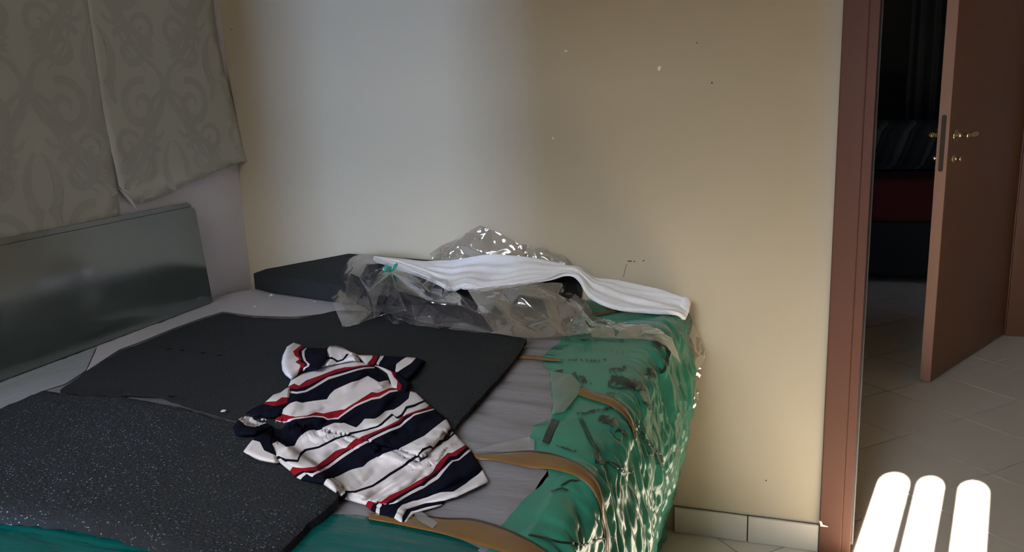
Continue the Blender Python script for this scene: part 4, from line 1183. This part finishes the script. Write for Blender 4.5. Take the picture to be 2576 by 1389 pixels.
B19 = [(922, 1270), (928, 1262), (960, 1265), (979, 1249), (1012, 1234), (1038, 1219), (1061, 1208), (1087, 1187), (1102, 1168), (1125, 1142), (1138, 1142), (1170, 1122)]
B20 = [(935, 1283), (940, 1267), (972, 1269), (1005, 1249), (1059, 1219), (1096, 1189), (1130, 1152), (1147, 1148), (1175, 1127)]
B21 = [(947, 1289), (948, 1274), (958, 1267), (986, 1268), (1012, 1252), (1068, 1220), (1098, 1201), (1134, 1158), (1151, 1155), (1180, 1132)]
B22 = [(957, 1294), (955, 1282), (963, 1270), (991, 1271), (1015, 1257), (1072, 1226), (1103, 1208), (1138, 1163), (1154, 1160), (1184, 1136)]
B23 = [(993, 1304), (1001, 1285), (1012, 1271), (1059, 1253), (1098, 1242), (1141, 1240), (1173, 1219), (1213, 1184)]
B24 = [(1012, 1316), (1011, 1302), (1022, 1283), (1068, 1268), (1119, 1260), (1162, 1245), (1228, 1214)]
body = loft('shirt_body', [B0, B1, B2, B3, B4, B5, B5a, B6, B7, B8, B9, B10, B11, B12, B13, B14, B15, B16, B17, B18, B19, B20, B21, B22, B23, B24],
            [WH, RD, NV_, WH, NV_, WH, WH, RD, WH, NV_, WH, NV_, WH, RD, NV_, WH, NV_, WH, NV_, WH, RD, NV_, WH, NV_, WH], n=150, height=.016, wr=.009, seed=3)
loft('sleeve', [[(690, 994), (709, 988), (718, 981), (728, 975)], [(669, 1013), (695, 1012), (709, 1002), (729, 1002)], [(664, 1018), (690, 1024), (710, 1020), (728, 1015)],
     [(640, 1028), (668, 1036), (690, 1042), (704, 1045)], [(616, 1042), (630, 1050), (643, 1058), (668, 1054)], [(601, 1058), (617, 1073), (640, 1077), (676, 1065)], [(588, 1075), (597, 1097), (640, 1094), (694, 1070)]],
     [WH, RD, NV_, NV_, WH, NV_], n=40, height=.018, wr=.006, seed=8)
loft('shirt_tail', [[(694, 1066), (684, 1092), (682, 1118), (694, 1148)], [(636, 1109), (654, 1115), (665, 1136), (694, 1149)], [(628, 1119), (646, 1127), (660, 1146), (696, 1156)], [(614, 1138), (634, 1149), (656, 1158), (699, 1166)]],
     [NV_, WH, WH], n=40, height=.010, wr=.003, seed=9)
loft('collar', [[(739, 862), (722, 872), (711, 895), (708, 912), (710, 932), (718, 945), (733, 957)], [(758, 868), (737, 884), (742, 895), (753, 903), (743, 911), (756, 919), (752, 930), (748, 945)],
     [(768, 873), (751, 883), (752, 895), (760, 904), (753, 909), (769, 917), (760, 926), (757, 938)], [(768, 876), (759, 883), (760, 895), (764, 907), (772, 915), (773, 920), (764, 925), (760, 936)],
     [(772, 875), (766, 884), (766, 896), (770, 908), (779, 916), (777, 922), (768, 927), (765, 935)], [(821, 876), (823, 886), (823, 897), (820, 906), (814, 914), (806, 923), (795, 930), (780, 935)]],
     [WH, RD, NV_, WH, NV_], n=60, height=.028, wr=.006, seed=12, edge=.2, endfall=(1, 0))
loft('neck_fold', [[(822, 884), (830, 872), (845, 871), (862, 876), (880, 886), (897, 893)], [(822, 899), (835, 900), (850, 909), (862, 905), (871, 892), (898, 897)], [(824, 904), (835, 905), (848, 914), (866, 908), (880, 890), (901, 902)], [(803, 926), (838, 917), (868, 912), (890, 908), (900, 912), (906, 915)]],
     [WH, NV_, WH], n=60, height=.030, wr=.008, seed=15, edge=.15)
loft('sleeve', [[(898, 893), (903, 900), (910, 908), (918, 915)], [(938, 894), (935, 902), (928, 910), (922, 918)], [(951, 895), (948, 904), (943, 912), (938, 920)], [(957, 895), (953, 903), (949, 910), (946, 918)], [(966, 895), (962, 903), (956, 910), (952, 920)],
     [(1023, 898), (1010, 906), (997, 916), (994, 936)], [(1047, 900), (1034, 914), (1012, 928), (997, 938)], [(1071, 909), (1056, 926), (1040, 945), (1026, 958)]],
     [WH, RD, NV_, WH, NV_, WH, NV_], n=36, height=.016, wr=.006, seed=18)
loft('sleeve_seam', [[(940, 919), (957, 929), (974, 940), (982, 960), (984, 976)], [(950, 920), (984, 932), (992, 948), (1000, 960), (997, 980)], [(985, 932), (995, 938), (994, 950), (1011, 970), (1006, 985)], [(996, 936), (1026, 957), (1032, 968), (1030, 976), (1018, 992)]],
     [WH, RD, NV_], n=36, height=.012, wr=.005, seed=21)
loft('hem_lining', [[(1012, 1315), (1015, 1300), (1024, 1286), (1068, 1270), (1119, 1262)], [(1016, 1318), (1024, 1304), (1034, 1290), (1070, 1279), (1112, 1268)], [(1024, 1316), (1034, 1300), (1044, 1291), (1074, 1283), (1108, 1271)]],
     [NV_, WH], n=30, height=.004, wr=.001, seed=25)
